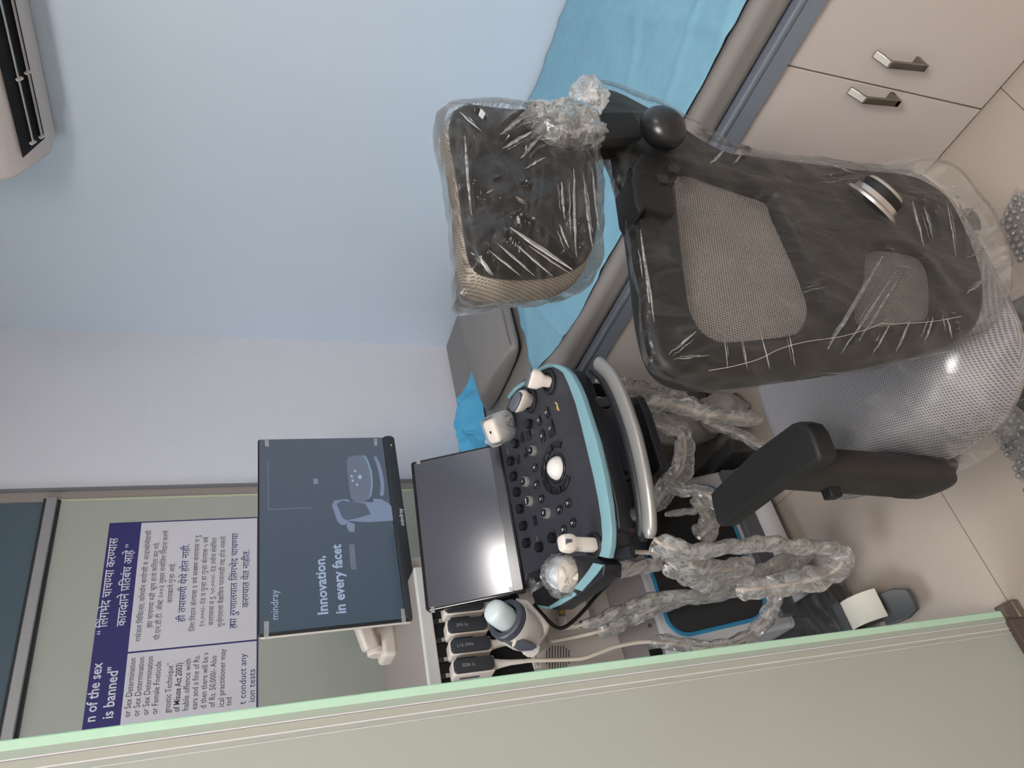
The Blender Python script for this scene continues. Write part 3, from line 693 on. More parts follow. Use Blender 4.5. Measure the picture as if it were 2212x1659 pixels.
q = PY(904, 1213, 1.70); MB().lathe((q.x, 1.76, 0.96), (0, 0, 1), [(0.035, 0), (0.035, 0.05), (0.024, 0.062), (0.012, 0.066)], 24).build('neck_cap', M_cream, us)
MB().box((0.74, 1.60, 0.80), (0.80, 1.78, 0.97)).build('desk_neck', M_cream, us, bevel=0.015)

# --- touch panel
TF = Frame((0.539, 1.523, 1.038), (0.996, -0.085, -0.008), (0.023, 0.447, 0.894))
TW, TH = 0.361, 0.2195
tp = plate('touch_panel', [rrect(-0.002, TW+0.002, -TH-0.004, 0.002, 0.008)], TF, 0.022, M_gls, us, w=-0.0225, bevel=0.003)
MB().fbox(TF, 0.01, TW-0.004, -TH+0.01, -0.012, -0.042, -0.022).build('panel_back', M_cream, tp, bevel=0.008)
M_tg = mat('touch_glass', (64, 64, 77), 0.125, var=0.04, scale=6, coat=0.6, spec=0.9)
plate('touch_glass', [rrect(0.004, TW-0.004, -TH+0.024, -0.006, 0.004)], TF, 0.0008, M_tg, tp, w=-0.0008)
plate('lower_strip', [rrect(0.004, TW-0.004, -TH+0.002, -TH+0.0235, 0.003)], TF, 0.0006, mat('touch_strip', (48, 48, 56), 0.2, coat=0.5), tp, w=-0.0008)
def z1(pts): return [(x/3.6867+880, y/3.6867+900) for x, y in pts]
def z2(pts): return [(x/4.608+1000, y/4.608+760) for x, y in pts]
for a in ([(70, 352), (100, 345), (104, 375), (76, 380)], [(615, 190), (645, 184), (650, 214), (622, 220)], [(185, 1518), (213, 1512), (220, 1560), (190, 1562)], [(808, 1358), (835, 1352), (842, 1395), (815, 1398)]):
    MB().prism([TF.p(u, v, 0.0) for u, v in TF.px(z1(a))], TF.n*0.0008).build('tape', M_tape, tp)

# --- control desk
CF = Frame((0.713, 1.41, 0.835), (0.996, -0.085, 0), (0.084, 0.981, 0.174))
desk = [(1074, 957), (1088, 925), (1092, 885), (1108, 845), (1135, 815), (1170, 796), (1193, 792), (1208, 798), (1218, 806), (1230, 832), (1245, 873), (1258, 923), (1271, 977), (1284, 1031), (1293, 1075), (1300, 1120), (1303, 1160), (1296, 1202), (1255, 1206), (1230, 1200), (1180, 1222), (1138, 1240), (1131, 1272), (1095, 1275), (1040, 1010), (1050, 962)]
inner = [(1193, 792), (1208, 798), (1218, 806), (1230, 832), (1245, 873), (1258, 923), (1271, 977), (1284, 1031), (1293, 1075), (1300, 1120), (1303, 1160), (1296, 1202)]
outer = [(1316, 1206), (1322, 1178), (1323, 1144), (1318, 1090), (1308, 1030), (1291, 954), (1275, 904), (1259, 855), (1248, 830), (1237, 810), (1224, 796), (1208, 788), (1195, 787)]
cd = plate('control_desk', [CF.px(desk)], CF, 0.030, M_panel, us, w=-0.030, bevel=0.002)
plate('desk_trim', [CF.px(inner+outer, 0.0)], CF, 0.014, M_cyan, cd, w=-0.011, bevel=0.002)
under = [(1074, 957), (1088, 925), (1098, 880), (1120, 845), (1170, 800), (1212, 792), (1232, 800), (1244, 815), (1258, 850), (1300, 955), (1318, 1030), (1332, 1090), (1338, 1140), (1330, 1150), (1326, 1195), (1312, 1208), (1255, 1210), (1131, 1272), (1095, 1275), (1040, 1010)]
plate('desk_underside', [CF.px(under, -0.012)], CF, 0.040, M_blk, cd, w=-0.052, bevel=0.004)
blk = [(1284, 893), (1318, 884), (1330, 905), (1350, 965), (1366, 1018), (1330, 1046), (1200, 1080), (1150, 900)]
plate('desk_pedestal', [CF.px(blk, -0.09)], CF, 0.06, mat('navy_black_casing', (32, 34, 44), 0.4), cd, w=-0.11, bevel=0.006)
u, v = CF.uv(1327, 1128, -0.010); MB().obox(CF.p(u, v, -0.011), CF.ex, CF.ey, CF.n, (0.007, 0.0035, 0.003)).build('usb_port', mat('usb_blue', (40, 90, 170), 0.4), cd, bevel=0.001)
MB().box((0.62, 1.38, 0.66), (0.86, 1.80, 0.80)).build('desk_arm', M_blk, us, bevel=0.03, bseg=4)

# trackball
cu, cv = CF.uv(1199, 1011, 0.004); TBC = CF.p(cu, cv, -0.006)
plate('trackball_ring', [oval((cu, cv), 0.0345, 0.0345, 40), oval((cu, cv), 0.0275, 0.0275, 40)], CF, 0.004, M_key, cd, w=-0.001, bevel=0.001)
MB().ball(TBC, 0.0265, seg=32).build('trackball', mat('white_ball', (232, 226, 222), 0.22, coat=0.5), cd)
# curved keys round the ball
def arc_key(a0, a1, r0, r1):
    A = [math.radians(a0+(a1-a0)*k/8) for k in range(9)]
    o = [(cu+r1*math.cos(t), cv+r1*math.sin(t)) for t in A]+[(cu+r0*math.cos(t), cv+r0*math.sin(t)) for t in A[::-1]]
    return plate('curved_key', [o], CF, 0.006, M_key, cd, w=-0.001, bevel=0.0012)
def cpolar(x, y):
    u, v = CF.uv(x, y); return math.degrees(math.atan2(v-cv, u-cu)), math.hypot(u-cu, v-cv)
marks = []
for a0, a1, r0, r1 in ((-4, 40, .041, .056), (45, 88, .041, .056), (92, 135, .041, .056), (140, 182, .041, .056), (-44, -10, .044, .058), (188, 224, .044, .058)):
    arc_key(a0, a1, r0, r1); am = math.radians((a0+a1)/2); rm_ = (r0+r1)/2
    marks.append((cu+rm_*math.cos(am), cv+rm_*math.sin(am)))
# knobs
def knob(x, y, r, h, silver):
    u, v = CF.uv(x, y, h*0.9); c = CF.p(u, v, -0.001)
    k = MB().lathe(c, CF.n, [(r*1.02, 0), (r, 0.002), (r*0.94, h-0.002), (r*0.86, h)], 26).build('silver_knob' if silver else 'rotary_knob', M_silver if silver else M_key, cd)
    if silver:
        MB().lathe(CF.p(u, v, h-0.001), CF.n, [(r*0.72, 0), (r*0.72, 0.0016), (r*0.66, 0.002)], 24).build('knob_cap', M_key, k)
    else:
        mb = MB()
        for q in range(16):
            t = q*math.pi/8; mb.obox(c+(CF.ex*math.cos(t)+CF.ey*math.sin(t))*r*0.97+CF.n*h*0.5, CF.ex*math.cos(t)+CF.ey*math.sin(t), CF.n, (CF.ey*math.cos(t)-CF.ex*math.sin(t)), (0.0007, h*0.42, 0.0007))
        mb.build('grip_ribs', M_key, k)
    return u, v, h
sil = []
for (x, y), s in (((1146, 973), 'B'), ((1130, 1040), 'C'), ((1138, 1082), 'PW'), ((1175, 1108), 'M')):
    u, v, h = knob(x, y, 0.0122, 0.010, True); sil.append(dict(s=s, u=u, v=v-0.003, size=0.008, align='C', bold=0.02))
for x, y in ((1108, 958), (1098, 996), (1104, 1029), (1111, 1063), (1118, 1099), (1125, 1136), (1132, 1173), (1137, 915), (1159, 1182), (1187, 1162)):
    knob(x, y, 0.0105, 0.0125, False)
lettering('knob_letters', sil, CF, M_print, cd, 0.0118)
# buttons
def key(x, y, a, b_, shp, name='button'):
    u, v = CF.uv(x, y); o = oval((u, v), a, b_, 22) if shp == 'o' else rrect(u-a, u+a, v-b_, v+b_, 0.003, 3)
    marks.append((u, v)); return plate(name, [o], CF, 0.005, M_key, cd, w=-0.001, bevel=0.0012)
for x, y in ((1157, 1010), (1160, 1047), (1171, 1078), (1210, 1101), (1229, 1087), (1239, 1130), (1219, 1144)): key(x, y, 0.0098, 0.0098, 'o')
key(1173, 942, 0.016, 0.010, 'o'); key(1191, 925, 0.019, 0.011, 'r'); key(1166, 908, 0.011, 0.006, 'r'); key(1183, 891, 0.012, 0.007, 'r'); key(1143, 940, 0.011, 0.008, 'r')
marks.pop()
for x, y in ((1157, 1125), (1120, 992), (1129, 945), (1136, 978)):
    u, v = CF.uv(x, y); plate('toggle_slot', [rrect(u-.011, u+.011, v-.006, v+.006, .001, 2)], CF, 0.0035, M_key, cd, w=-0.001, bevel=0.0005)
mb = MB()
for u, v in marks:
    for du, dv, a, b_ in ((0, 0.0026, 0.0034, 0.0006), (0, -0.0016, 0.0018, 0.0011)): mb.fbox(CF, u+du-a, u+du+a, v+dv-b_, v+dv+b_, 0.0041, 0.0044)
mb.build('key_legends', M_print, cd, smooth=False)
mb = MB()
for x, y, n_ in ((1096, 968, 9), (1147, 912, 5), (1151, 929, 5), (1160, 1160, 8), (1170, 1172, 7), (1205, 1154, 5), (1118, 955, 3)):
    u, v = CF.uv(x, y)
    for k in range(n_): mb.fbox(CF, u-.002*k, u-.002*k+.0011, v, v+.0024, 0.0001, 0.0004)
mb.build('desk_legends', mat('grey_legend', (140, 140, 146), 0.5), cd, smooth=False)
mb = MB()
for i in range(24):
    n_ = int(5+4.5*math.sin(i*0.65)+1)
    for j in range(n_):
        u = cu-0.055+0.0062*i; v = cv-0.052-0.0056*j-0.012*math.sin(i*0.27)
        mb.face([CF.p(u+.0008*math.cos(t), v+.0008*math.sin(t), 0.0003) for t in [k*math.pi/3 for k in range(6)]])
mb.build('dot_pattern', mat('grey_dots', (104, 104, 108), 0.5), cd, smooth=False)
u, v = CF.uv(1204, 878); mb = MB(); mb.face([CF.p(u+a, v+b_, 0.0004) for a, b_ in ((.014, .006), (.004, .001), (-.004, .004), (-.012, -.001), (-.013, -.005), (-.004, -.003), (.006, -.003), (.013, .002))]); mb.build('yellow_stain', mat('dried_gel', (206, 168, 92), 0.6), cd, smooth=False)

# handle bar, struts, keyboard drawer
HZ = 0.715
hpx = [(1289, 784), (1302, 793), (1320, 812), (1340, 850), (1357, 895), (1373, 945), (1386, 1000), (1396, 1055), (1402, 1110), (1403, 1162)]
hp_ = crom([PZ(x, y, HZ) for x, y in hpx], 6)
n_ = len(hp_); rr = [0.0168*min(1, 0.62+i*0.2, 0.62+(n_-1-i)*0.2) for i in range(n_)]
hb = MB().tube(hp_, rr, 16, flat=(0.75, 1.05)).build('handle_bar', M_silver, us, ang=1.2)
hp2 = [p+V((0.006, 0.027, -0.001)) for p in hp_]
MB().tube(hp2, [r*0.8 for r in rr], 12, flat=(1.0, 0.8)).build('handle_grip', M_blk, hb, ang=1.2)
def strut(a, za, c, zc, r):
    MB().tube(crom([PZ(*a, za), PZ((a[0]+c[0])/2, (a[1]+c[1])/2+2, (za+zc)/2), PZ(*c, zc)], 5), r, 10, flat=(0.7, 1.3)).build('handle_strut', M_blk, hb, ang=1.2)
strut((1250, 872), 0.755, (1325, 866), 0.712, 0.009); strut((1318, 1112), 0.755, (1392, 1112), 0.712, 0.012); strut((1300, 1040), 0.73, (1352, 1012), 0.70, 0.012)
DF = Frame((0.7, 1.2, 0.640), (1, 0, 0), (0, 1, 0))
kt = plate('keyboard_drawer', [DF.px([(1355, 858), (1376, 858), (1390, 890), (1427, 1006), (1424, 1016), (1408, 1032), (1330, 1045), (1280, 900)])], DF, 0.020, M_blk, us, w=-0.020, bevel=0.004)
plate('drawer_slot', [DF.px([(1371, 872), (1376, 874), (1416, 1006), (1409, 1008)])], DF, 0.002, M_dark, kt, w=0.0)

# --- probe cups along the desk edge
def cup(x, y, a, b_, depth=0.05):
    u, v = CF.uv(x, y)
    c = plate('probe_holder', [oval((u, v), a, b_, 30), oval((u, v), a*0.74, b_*0.74, 30)], CF, 0.008, M_blk, cd, w=-0.002, bevel=0.002)
    plate('holder_well', [oval((u, v), a*0.74, b_*0.74, 30)], CF, 0.004, M_dark, c, w=-0.0015)
    return CF.p(u, v, 0)
C1 = cup(1187, 825, 0.030, 0.026); C2 = cup(1146, 864, 0.032, 0.028); C3 = cup(1102, 912, 0.034, 0.028); C4 = cup(1284, 1178, 0.026, 0.026)
for pts in ([(1190, 789), (1178, 793), (1164, 800)], [(1136, 826), (1115, 840), (1100, 858)]):
    MB().tube(crom([CF.p(*CF.uv(x, y, 0.004), 0.004) for x, y in pts], 5), 0.005, 8).build('holder_trim', M_cyan, cd, ang=1.2)
# big cup at the other end
HF = Frame(CF.p(*CF.uv(1270, 1240), -0.005), CF.ex, CF.ey)
bc = plate('probe_holder', [HF.px(z1([(1345, 1095), (1420, 1085), (1520, 1115), (1585, 1180), (1575, 1265), (1490, 1340), (1400, 1405), (1350, 1440), (1200, 1540), (1120, 1535), (1030, 1500), (1000, 1400), (1200, 1280)]))], HF, 0.045, M_blk, us, w=-0.040, bevel=0.005)
for pts in ([(1490, 1163), (1568, 1180), (1520, 1250), (1455, 1325), (1395, 1390), (1333, 1368), (1400, 1290), (1450, 1225)], [(1318, 1393), (1345, 1400), (1352, 1420), (1300, 1455), (1225, 1500), (1150, 1532), (1132, 1512), (1230, 1450)], [(1035, 1500), (1100, 1508), (1128, 1514), (1140, 1533), (1080, 1527)]):
    plate('holder_trim', [HF.px(z1(pts), 0.004)], HF, 0.014, M_cyan, bc, w=-0.006, bevel=0.002)
MB().tube([PZ(1300, 1232, 0.755), PZ(1338, 1236, 0.75)], 0.008, 8, flat=(0.6, 1.5)).build('cable_hook', M_blk, bc)
MB().tube([PZ(1310, 1190, 0.762), PZ(1345, 1196, 0.755), PZ(1366, 1190, 0.748)], 0.010, 8, flat=(0.7, 1.3)).build('cable_hook', M_blk, us)
# --- gel warmer beside the tower
GF = Frame((0.44, 1.36, 0.9), (0.93, -0.36, 0), (0.1, 0.3, 0.95))
gw = plate('gel_warmer', [GF.px([(1118, 1293), (1142, 1297), (1172, 1330), (1190, 1352), (1186, 1368), (1165, 1398), (1150, 1404), (1120, 1380), (1100, 1345)])], GF, 0.060, M_beige, us, w=-0.070, bevel=0.012)
GA0, GA1 = PY(1062, 1316, 1.315), PY(1128, 1362, 1.372); GAX = (GA1-GA0).normalized()
M_slate = mat('slate_collar', (66, 70, 80), 0.4)
rg = MB().lathe(GA0, GAX, [(.0285, .056), (.0285, .044), (.031, .041), (.038, .041), (.041, .044), (.0415, .056), (.041, .070), (.033, .072)], 36).build('warmer_collar', M_slate, gw)
MB().lathe(GA0, GAX, [(.0412, .0585), (.0428, .0585), (.0432, .064), (.041, .10), (.036, .12)], 36).build('warmer_cup', M_beige, gw)
plate('warmer_front', [GF.px([(1085, 1366), (1110, 1372), (1140, 1384), (1160, 1397), (1150, 1404), (1122, 1406), (1085, 1384)], 0.03)], GF, 0.050, M_slate, gw, w=-0.010, bevel=0.003)
plate('warmer_button', [oval(GF.uv(1111, 1389, 0.04), 0.008, 0.0035, 20, -0.5)], GF, 0.004, M_cream, gw, w=0.039, bevel=0.0015)
MB().tube([PY(1145, 1398, 1.40), PY(1160, 1390, 1.5), PY(1165, 1380, 1.61)], 0.02, 10).build('warmer_bracket', M_beige, gw)
# warning label, small box under the cup
wb = MB().box(PY(1281, 1345, 1.56)-V((0, 0, 0)), PY(1195, 1300, 1.60)).build('junction_box', M_cream, us, bevel=0.006)
WL = Frame(PY(1212, 1323, 1.556), (1, 0, 0), (0, 0, 1))
MB().fbox(WL, -.009, .009, -.009, .009, 0, 0.0006).build('warning_label', mat('grey_label', (120, 112, 104), 0.5), wb)
mb = MB(); mb.face([WL.p(-.007, -.006, 0.001), WL.p(.007, -.006, 0.001), WL.p(0, .007, 0.001)]); mb.build('warning_triangle', mat('yellow_print', (214, 186, 60), 0.5), wb, smooth=False)
lw_ = crom([PY(x, y, 1.42) for x, y in ((1152, 1305), (1170, 1325), (1192, 1348), (1210, 1357), (1232, 1347), (1262, 1318), (1290, 1285), (1320, 1255))], 6)
MB().tube(lw_, 0.0042, 8).build('power_lead', mat('black_rubber_lead', (22, 22, 22), 0.5), us, ang=1.2)
# storage tray under the desk with a red folder
sb = MB().box((0.66, 1.45, 0.43), (0.90, 1.608, 0.437)).build('storage_tray', M_blk, us)
for lo, hi in (((0.66, 1.45, 0.437), (0.90, 1.456, 0.50)), ((0.66, 1.602, 0.437), (0.90, 1.608, 0.50)), ((0.66, 1.456, 0.437), (0.666, 1.602, 0.50)), ((0.894, 1.456, 0.437), (0.90, 1.602, 0.50))): MB().box(lo, hi).build('tray_wall', M_blk, sb)
tag(MB().box((0.68, 1.48, 0.438), (0.84, 1.58, 0.475)).build('folder', mat('maroon_card', (112, 46, 50), 0.5), bevel=0.003), 'dark red folder lying in the black tray under the desk', 'folder')

# ================================================================== PROBES, CONNECTORS, CABLES
M_probe = mat('probe_white', (228, 216, 206), 0.38, var=0.015)
M_pgrey = mat('probe_grey', (92, 94, 104), 0.4, var=0.03)
def body(path, rad, ref, seg=20, pw=2.6):
    """loft of rounded-rectangle sections along a path; rad = (across, thick) per point"""
    path = [V(p) for p in path]; R = []; n = len(path)
    for i, p in enumerate(path):
        t = (path[min(i+1, n-1)]-path[max(i-1, 0)]).normalized(); a = (V(ref)-V(ref).dot(t)*t).normalized(); b_ = t.cross(a)
        ring = []
        for k in range(seg):
            th = 2*math.pi*k/seg; c, s_ = math.cos(th), math.sin(th)
            ring.append(p + a*(rad[i][0]*math.copysign(abs(c)**(2/pw), c)) + b_*(rad[i][1]*math.copysign(abs(s_)**(2/pw), s_)))
        R.append(ring)
    return MB().loft(R)
def toward(px, base, h):
    """the point seen at a pixel, at height h above the base point"""
    return PZ(px[0], px[1], base.z+h)
CAM_UP = lambda p: (EYE-p).normalized()
def probe(base, axis_top, sec, face, label, ref, mark=True, pw=2.6):
    t = thing('ultrasound_probe', base, label, 'ultrasound probe', 'ultrasound probes in the desk cups')
    base = V(base); top = V(axis_top); ax = top-base
    path = [base+ax*s for s, _, _ in sec]
    body(path, [(a, c) for _, a, c in sec], ref, pw=pw).build('probe_body', M_probe, t, ang=1.0)
    if face:
        n = ax.normalized(); a = (V(ref)-V(ref).dot(n)*n).normalized(); c = n.cross(a)
        s, fa, fc, ln = face
        body([top-n*ln, top-n*ln*.4, top+n*0.0015, top+n*0.003], [(fa, fc), (fa, fc), (fa*.96, fc*.9), (fa*.8, fc*.7)], ref, pw=pw).build('probe_face', M_pgrey, t, ang=0.9)
    return t
cx = CF.ex
# small square-headed probe standing upright in the near-end cup
b0 = C4-V((0, 0, 0.004)); tp0 = toward((1211, 1173), b0, 0.082)
probe(b0, tp0, ((0, .0125, .0125), (.25, .013, .0125), (.45, .0125, .012), (.62, .0125, .012), (.68, .0165, .0135), (.78, .0175, .014), (.93, .016, .013), (.985, .014, .011), (1, .012, .009)), None, 'slim white probe with square grey tip standing upright in its cup', cx, pw=3.6)
sp_ = [o for o in bpy.data.objects if o.get('label', '').startswith('slim white')][0]
an_ = (tp0-b0).normalized(); fc_ = CAM_UP(tp0); fc_ = (fc_-fc_.dot(an_)*an_).normalized()
MB().obox(tp0-an_*.010+fc_*.0125, fc_.cross(an_), an_, fc_, (.0085, .0075, .0012)).build('probe_face', M_pgrey, sp_, bevel=.001)
# wide linear and curved probes leaning in the far cups
b1 = C1; t1 = toward((1141, 816), b1, 0.050)
probe(b1, t1, ((0, .012, .012), (.3, .013, .013), (.42, .017, .014), (.55, .0215, .0145), (.8, .022, .013), (.95, .021, .012), (1, .019, .009)), (1, .0215, .0115, .016), 'white flat-headed probe in the cup at the rounded end corner of the desk', RGT*19+DWN*28, pw=3.2)
b2_ = C2; t2 = toward((1113, 868), b2_, 0.046)
probe(b2_, t2, ((0, .014, .013), (.3, .017, .014), (.5, .027, .0155), (.8, .028, .0145), (.94, .023, .013), (1, .016, .009)), (1, .0255, .0125, .018), 'white curved probe with grey nose between the flat probe and the bagged probe', RGT*30+DWN*27)
# bagged box-shaped probe
b3 = C3; q3 = toward((1060, 934), b3, 0.062)
bp_ = thing('ultrasound_probe', b3, 'boxy white probe in a printed clear bag beside the touch panel corner', 'ultrasound probe', 'ultrasound probes in the desk cups')
ax3 = (q3-b3); rf3 = V((0.75, -0.5, 0.4))
body([b3+ax3*s for s in (0, .3, .45, .9, .98, 1.0)], [(.016, .014), (.018, .016), (.028, .018), (.029, .019), (.027, .017), (.023, .013)], rf3, pw=4).build('probe_body', M_probe, bp_, ang=0.9)
n3 = ax3.normalized(); a3 = (rf3-rf3.dot(n3)*n3).normalized(); c3 = n3.cross(a3)
MB().obox(q3+n3*0.0005, a3, c3, n3, (.003, .0022, .0006)).build('end_socket', M_dark, bp_)
ring3 = []
for s, k in ((-.15, .6), (0.05, .9), (.2, 1.15), (.4, 1.2), (.7, 1.18), (.93, 1.16), (.96, 1.2)):
    p = b3+ax3*s; ring3.append([p+a3*(.030*k*math.copysign(abs(math.cos(th))**.5, math.cos(th))+.002*noise.noise(V((k*9, th, s*9))))+c3*(.021*k*math.copysign(abs(math.sin(th))**.5, math.sin(th))+.002*noise.noise(V((th*2, k, s*7)))) for th in [2*math.pi*i/28 for i in range(28)]])
bgm = MB().loft(ring3, caps=False).build('clear_bag', film('cloudy_bag', haze=0.42, gloss=0.12, bump=0.3, scale=40, streak=0.10, tint=(0.85, 0.9, 0.95)), bp_, ang=1.2)
fs = c3 if c3.dot(EYE-q3) > 0 else -c3
PRF = Frame(b3+ax3*0.30+fs*0.0275, a3 if a3.cross(n3).dot(fs) > 0 else -a3, n3)
mb = MB(); tri = [(-.012, 0), (.012, 0), (0, .018)]
for i in range(3):
    p, q = V(tri[i]+(0,)), V(tri[(i+1) % 3]+(0,)); d = (q-p).normalized(); o_ = V((-d.y, d.x, 0))*0.0009
    mb.face([PRF.p(*(p+o_).xy), PRF.p(*(q+o_).xy), PRF.p(*(q-o_).xy), PRF.p(*(p-o_).xy)])
for k in range(4): mb.fbox(PRF, -.009+k*.0055, -.0082+k*.0055, .012, .026, 0, .0002)
mb.build('bag_symbol', mat('bag_ink', (60, 84, 104), 0.6), bgm, smooth=False)
mb = MB(); 
for k in range(6): mb.fbox(PRF, -.010+k*.0035, -.0078+k*.0035, -.009, -.0055, 0, .0002)
for k in range(7): mb.fbox(PRF, .020, .0225, .006+k*.002, .0071+k*.002, 0, .0002)
mb.build('bag_print', MATS['bag_ink'], bgm, smooth=False)
# big round probe, wrapped
BC = PZ(1214, 1238, 0.815)
vp = thing('ultrasound_probe', PZ(1250, 1242, 0.775), 'round dome-headed probe in crumpled clear plastic in the big cup beside the gel warmer', 'ultrasound probe', 'ultrasound probes in the desk cups')
MB().ball(BC, 0.034, (1, 1, 1.02), 28).build('probe_dome', mat('milky_dome', (196, 200, 204), 0.3, sub=0.2), vp, ang=2)
dirv = (PZ(1290, 1250, 0.76)-BC).normalized()
MB().lathe(BC, dirv, [(.034, 0.0), (.0375, .004), (.0375, .018), (.032, .030), (.02, .05)], 28).build('probe_collar', M_probe, vp)
def crumple(c, r, sc, seed, amp=0.22, fq=3.0, seg=36):
    mb = MB(); bmesh.ops.create_uvsphere(mb.bm, u_segments=seg, v_segments=seg//2, radius=1)
    for v_ in mb.bm.verts:
        p = V(v_.co); k = 1+amp*fbm(p*fq+V((seed, 0, 0)))+amp*0.8*(abs(noise.noise(p*fq*2.1+V((0, seed, 0))))-0.3)
        v_.co = V(c)+V((p.x*r*sc[0], p.y*r*sc[1], p.z*r*sc[2]))*k
    return mb
M_wrap = film('crumpled_wrap', haze=0.10, gloss=0.35, bump=0.8, scale=30, streak=0.20, rough=0.08)
crumple(BC+V((-.004, 0, -.004)), 0.045, (1.05, 1.0, 1.05), 3, 0.14, 1.9).build('clear_wrap', M_wrap, vp, ang=0.7)
crumple(PZ(1165, 1258, 0.80), 0.032, (1.25, 1, 0.8), 8, 0.25, 1.8).build('clear_wrap', M_wrap, vp, ang=0.7)

# connectors in the port bay
M_cface = mat('connector_dark', (44, 46, 52), 0.45, var=0.05)
xs = [PY(1013+7.1*(k-2), 1397+42.8*(k-2), 1.55) for k in range(4)]
names = ['SC6-1s', 'SP5-1s', 'L15-3Ws', 'SD8-1s']
labs = ['dark-faced probe connector half hidden by the touch panel corner', 'dark-faced probe connector ending right beside the gel bottle dome', 'dark-faced probe connector whose cable passes behind the gel warmer', 'dark-faced probe connector nearest to the glass door edge, its cable fully visible']
proto = None
CN = []
for k in range(4):
    c = V((xs[k].x, 1.57, xs[k].z))
    if proto is None:
        proto = thing('probe_connector', c, labs[0], 'probe connector', 'probe connectors in the port bay')
        KF = Frame(c+V((0, -.034, 0)), (1, 0, -0.03), (0.03, 0.12, 1))
        MB().fbox(KF, -.0175, .0175, -.048, .046, -.062, -.004).build('connector_shell', M_cream, proto, bevel=0.006, bseg=4)
        plate('connector_face', [rrect(-.0150, .0150, -.045, .044, .009)], KF, .008, M_cface, proto, w=-.005, bevel=.002)
        MB().obox(KF.p(-.0178, 0.008, -.03), KF.ex, KF.ey, KF.n, (.0008, .022, .006)).build('grip_pad', mat('grip_grey', (96, 100, 104), 0.5), proto)
        body([KF.p(0, -.046, -.02), KF.p(0.000, -.062, -.019), KF.p(-.001, -.085, -.016), KF.p(-.003, -.112, -.012)], [(.013, .012), (.009, .009), (.006, .006), (.0048, .0048)], V((1, 0, 0)), 14, 2.2).build('strain_relief', M_cream, proto, ang=1)
        g = proto
    else:
        g = proto.copy(); COL.objects.link(g); g.location = c; g['label'] = labs[k]
        for ch in list(proto.children):
            if ch.name.startswith('connector_label'): continue
            q = ch.copy(); COL.objects.link(q); q.parent = g
    KF2 = Frame(c+V((0, -.034, 0)), (1, 0, -0.03), (0.03, 0.12, 1))
    LFm = Frame(KF2.p(0.001, 0.012, 0.0035), -KF2.ey, KF2.ex)
    lb = lettering('connector_label', [dict(s=names[k], u=0, v=-0.004, size=0.010, align='C')], LFm, mat('grey_print', (170, 170, 172), 0.5), g, 0.0002)
    CN.append((c, KF2))

# cables in their clear sleeves
M_cab = mat('ivory_cable', (214, 200, 186), 0.45, var=0.02)
M_slv = film('cable_sleeve_film', haze=0.13, gloss=0.28, bump=0.3, scale=17, streak=0.26, rough=0.10, edge=0.45)
def cable(pts, ys, label, r=0.0045, sleeve=0.020, s0=0.0, s1=1.0, seed=0, pre=None):
    P = [PY(x, y, ys[0]+(ys[1]-ys[0])*i/(len(pts)-1) + (ys[2]*math.sin(math.pi*i/(len(pts)-1)) if len(ys) > 2 else 0)) for i, (x, y) in enumerate(pts)]
    if pre: P = [V(p) for p in pre]+P
    P = crom(P, 7)
    b_ = MB().tube(P, r, 10).build('probe_cable', M_cab, ang=1.5)
    tag(b_, label, 'cable', 'sleeved probe cables')
    if sleeve:
        i0, i1 = int(s0*(len(P)-1)), int(s1*(len(P)-1)); Q = []
        for p, q in zip(P[i0:i1], P[i0+1:i1+1]): Q += [p, p.lerp(q, .5)]
        Q.append(P[i1]); m_ = len(Q)
        def rf(i, k, rr):
            e = min(1, 0.55+0.12*min(i, m_-1-i)); sg = noise.noise(V((i*0.11+seed, seed, 0)))
            return rr*e*(0.92+0.30*sg+0.15*noise.noise(V((i*0.09, k*0.6+seed*5, seed)))+0.12*abs(noise.noise(V((i*0.22, k*0.4, seed+7)))))
        Qo = [p+V((0.004*noise.noise(V((i*.12, seed, 1))), -0.003, 0.005*noise.noise(V((i*.12, seed, 5))))) for i, p in enumerate(Q)]
        MB().tube(Qo, sleeve*1.12, 14, caps=False, rfn=rf, flat=(1.2, 0.62)).build('clear_sleeve', M_slv, b_, ang=0.55)
    return b_
def cend(k): return [CN[k][1].p(-.003, -.11, -.012), CN[k][1].p(-.005, -.135, -.008)]
cable([(1250, 1423), (1288, 1412), (1329, 1397), (1383, 1387), (1427, 1387), (1471, 1393), (1513, 1399), (1550, 1397), (1585, 1391), (1623, 1372), (1645, 1350), (1661, 1321), (1674, 1290), (1669, 1264), (1652, 1253)], (1.50, 1.30), 'probe cable from the connector nearest the glass door, curling up beside the door edge', seed=1, s0=.34, s1=.99, pre=cend(3))
cable([(1238, 1352), (1288, 1343), (1323, 1327), (1361, 1311), (1402, 1296), (1446, 1290), (1497, 1289), (1550, 1282), (1598, 1276), (1636, 1264), (1664, 1252)], (1.47, 1.38), 'sleeved probe cable running from the gel warmer bracket across the upper footrest edge', seed=2, s0=.03, s1=.98)
cable([(1190, 1385), (1250, 1374), (1282, 1367), (1326, 1354), (1370, 1336), (1408, 1317), (1446, 1303), (1484, 1294), (1540, 1288), (1600, 1281)], (1.52, 1.42), 'sleeved probe cable emerging from behind the gel warmer, below the speaker holes', seed=3, s0=.25, s1=.98, sleeve=.024)
cable([(1305, 1240), (1345, 1232), (1380, 1227), (1415, 1220), (1450, 1214)], (1.20, 1.27), 'short sleeved cable under the big round probe cup', seed=4, s0=.02, s1=.99, r=.0058)
cable([(1352, 1191), (1421, 1196), (1440, 1209), (1471, 1233), (1503, 1246), (1535, 1253), (1566, 1254), (1598, 1250), (1645, 1237), (1693, 1215), (1752, 1203)], (1.17, 1.36), 'sleeved cable of the slim upright probe, lower of the looped cables', seed=5, s0=.20, s1=1.0, sleeve=.022)
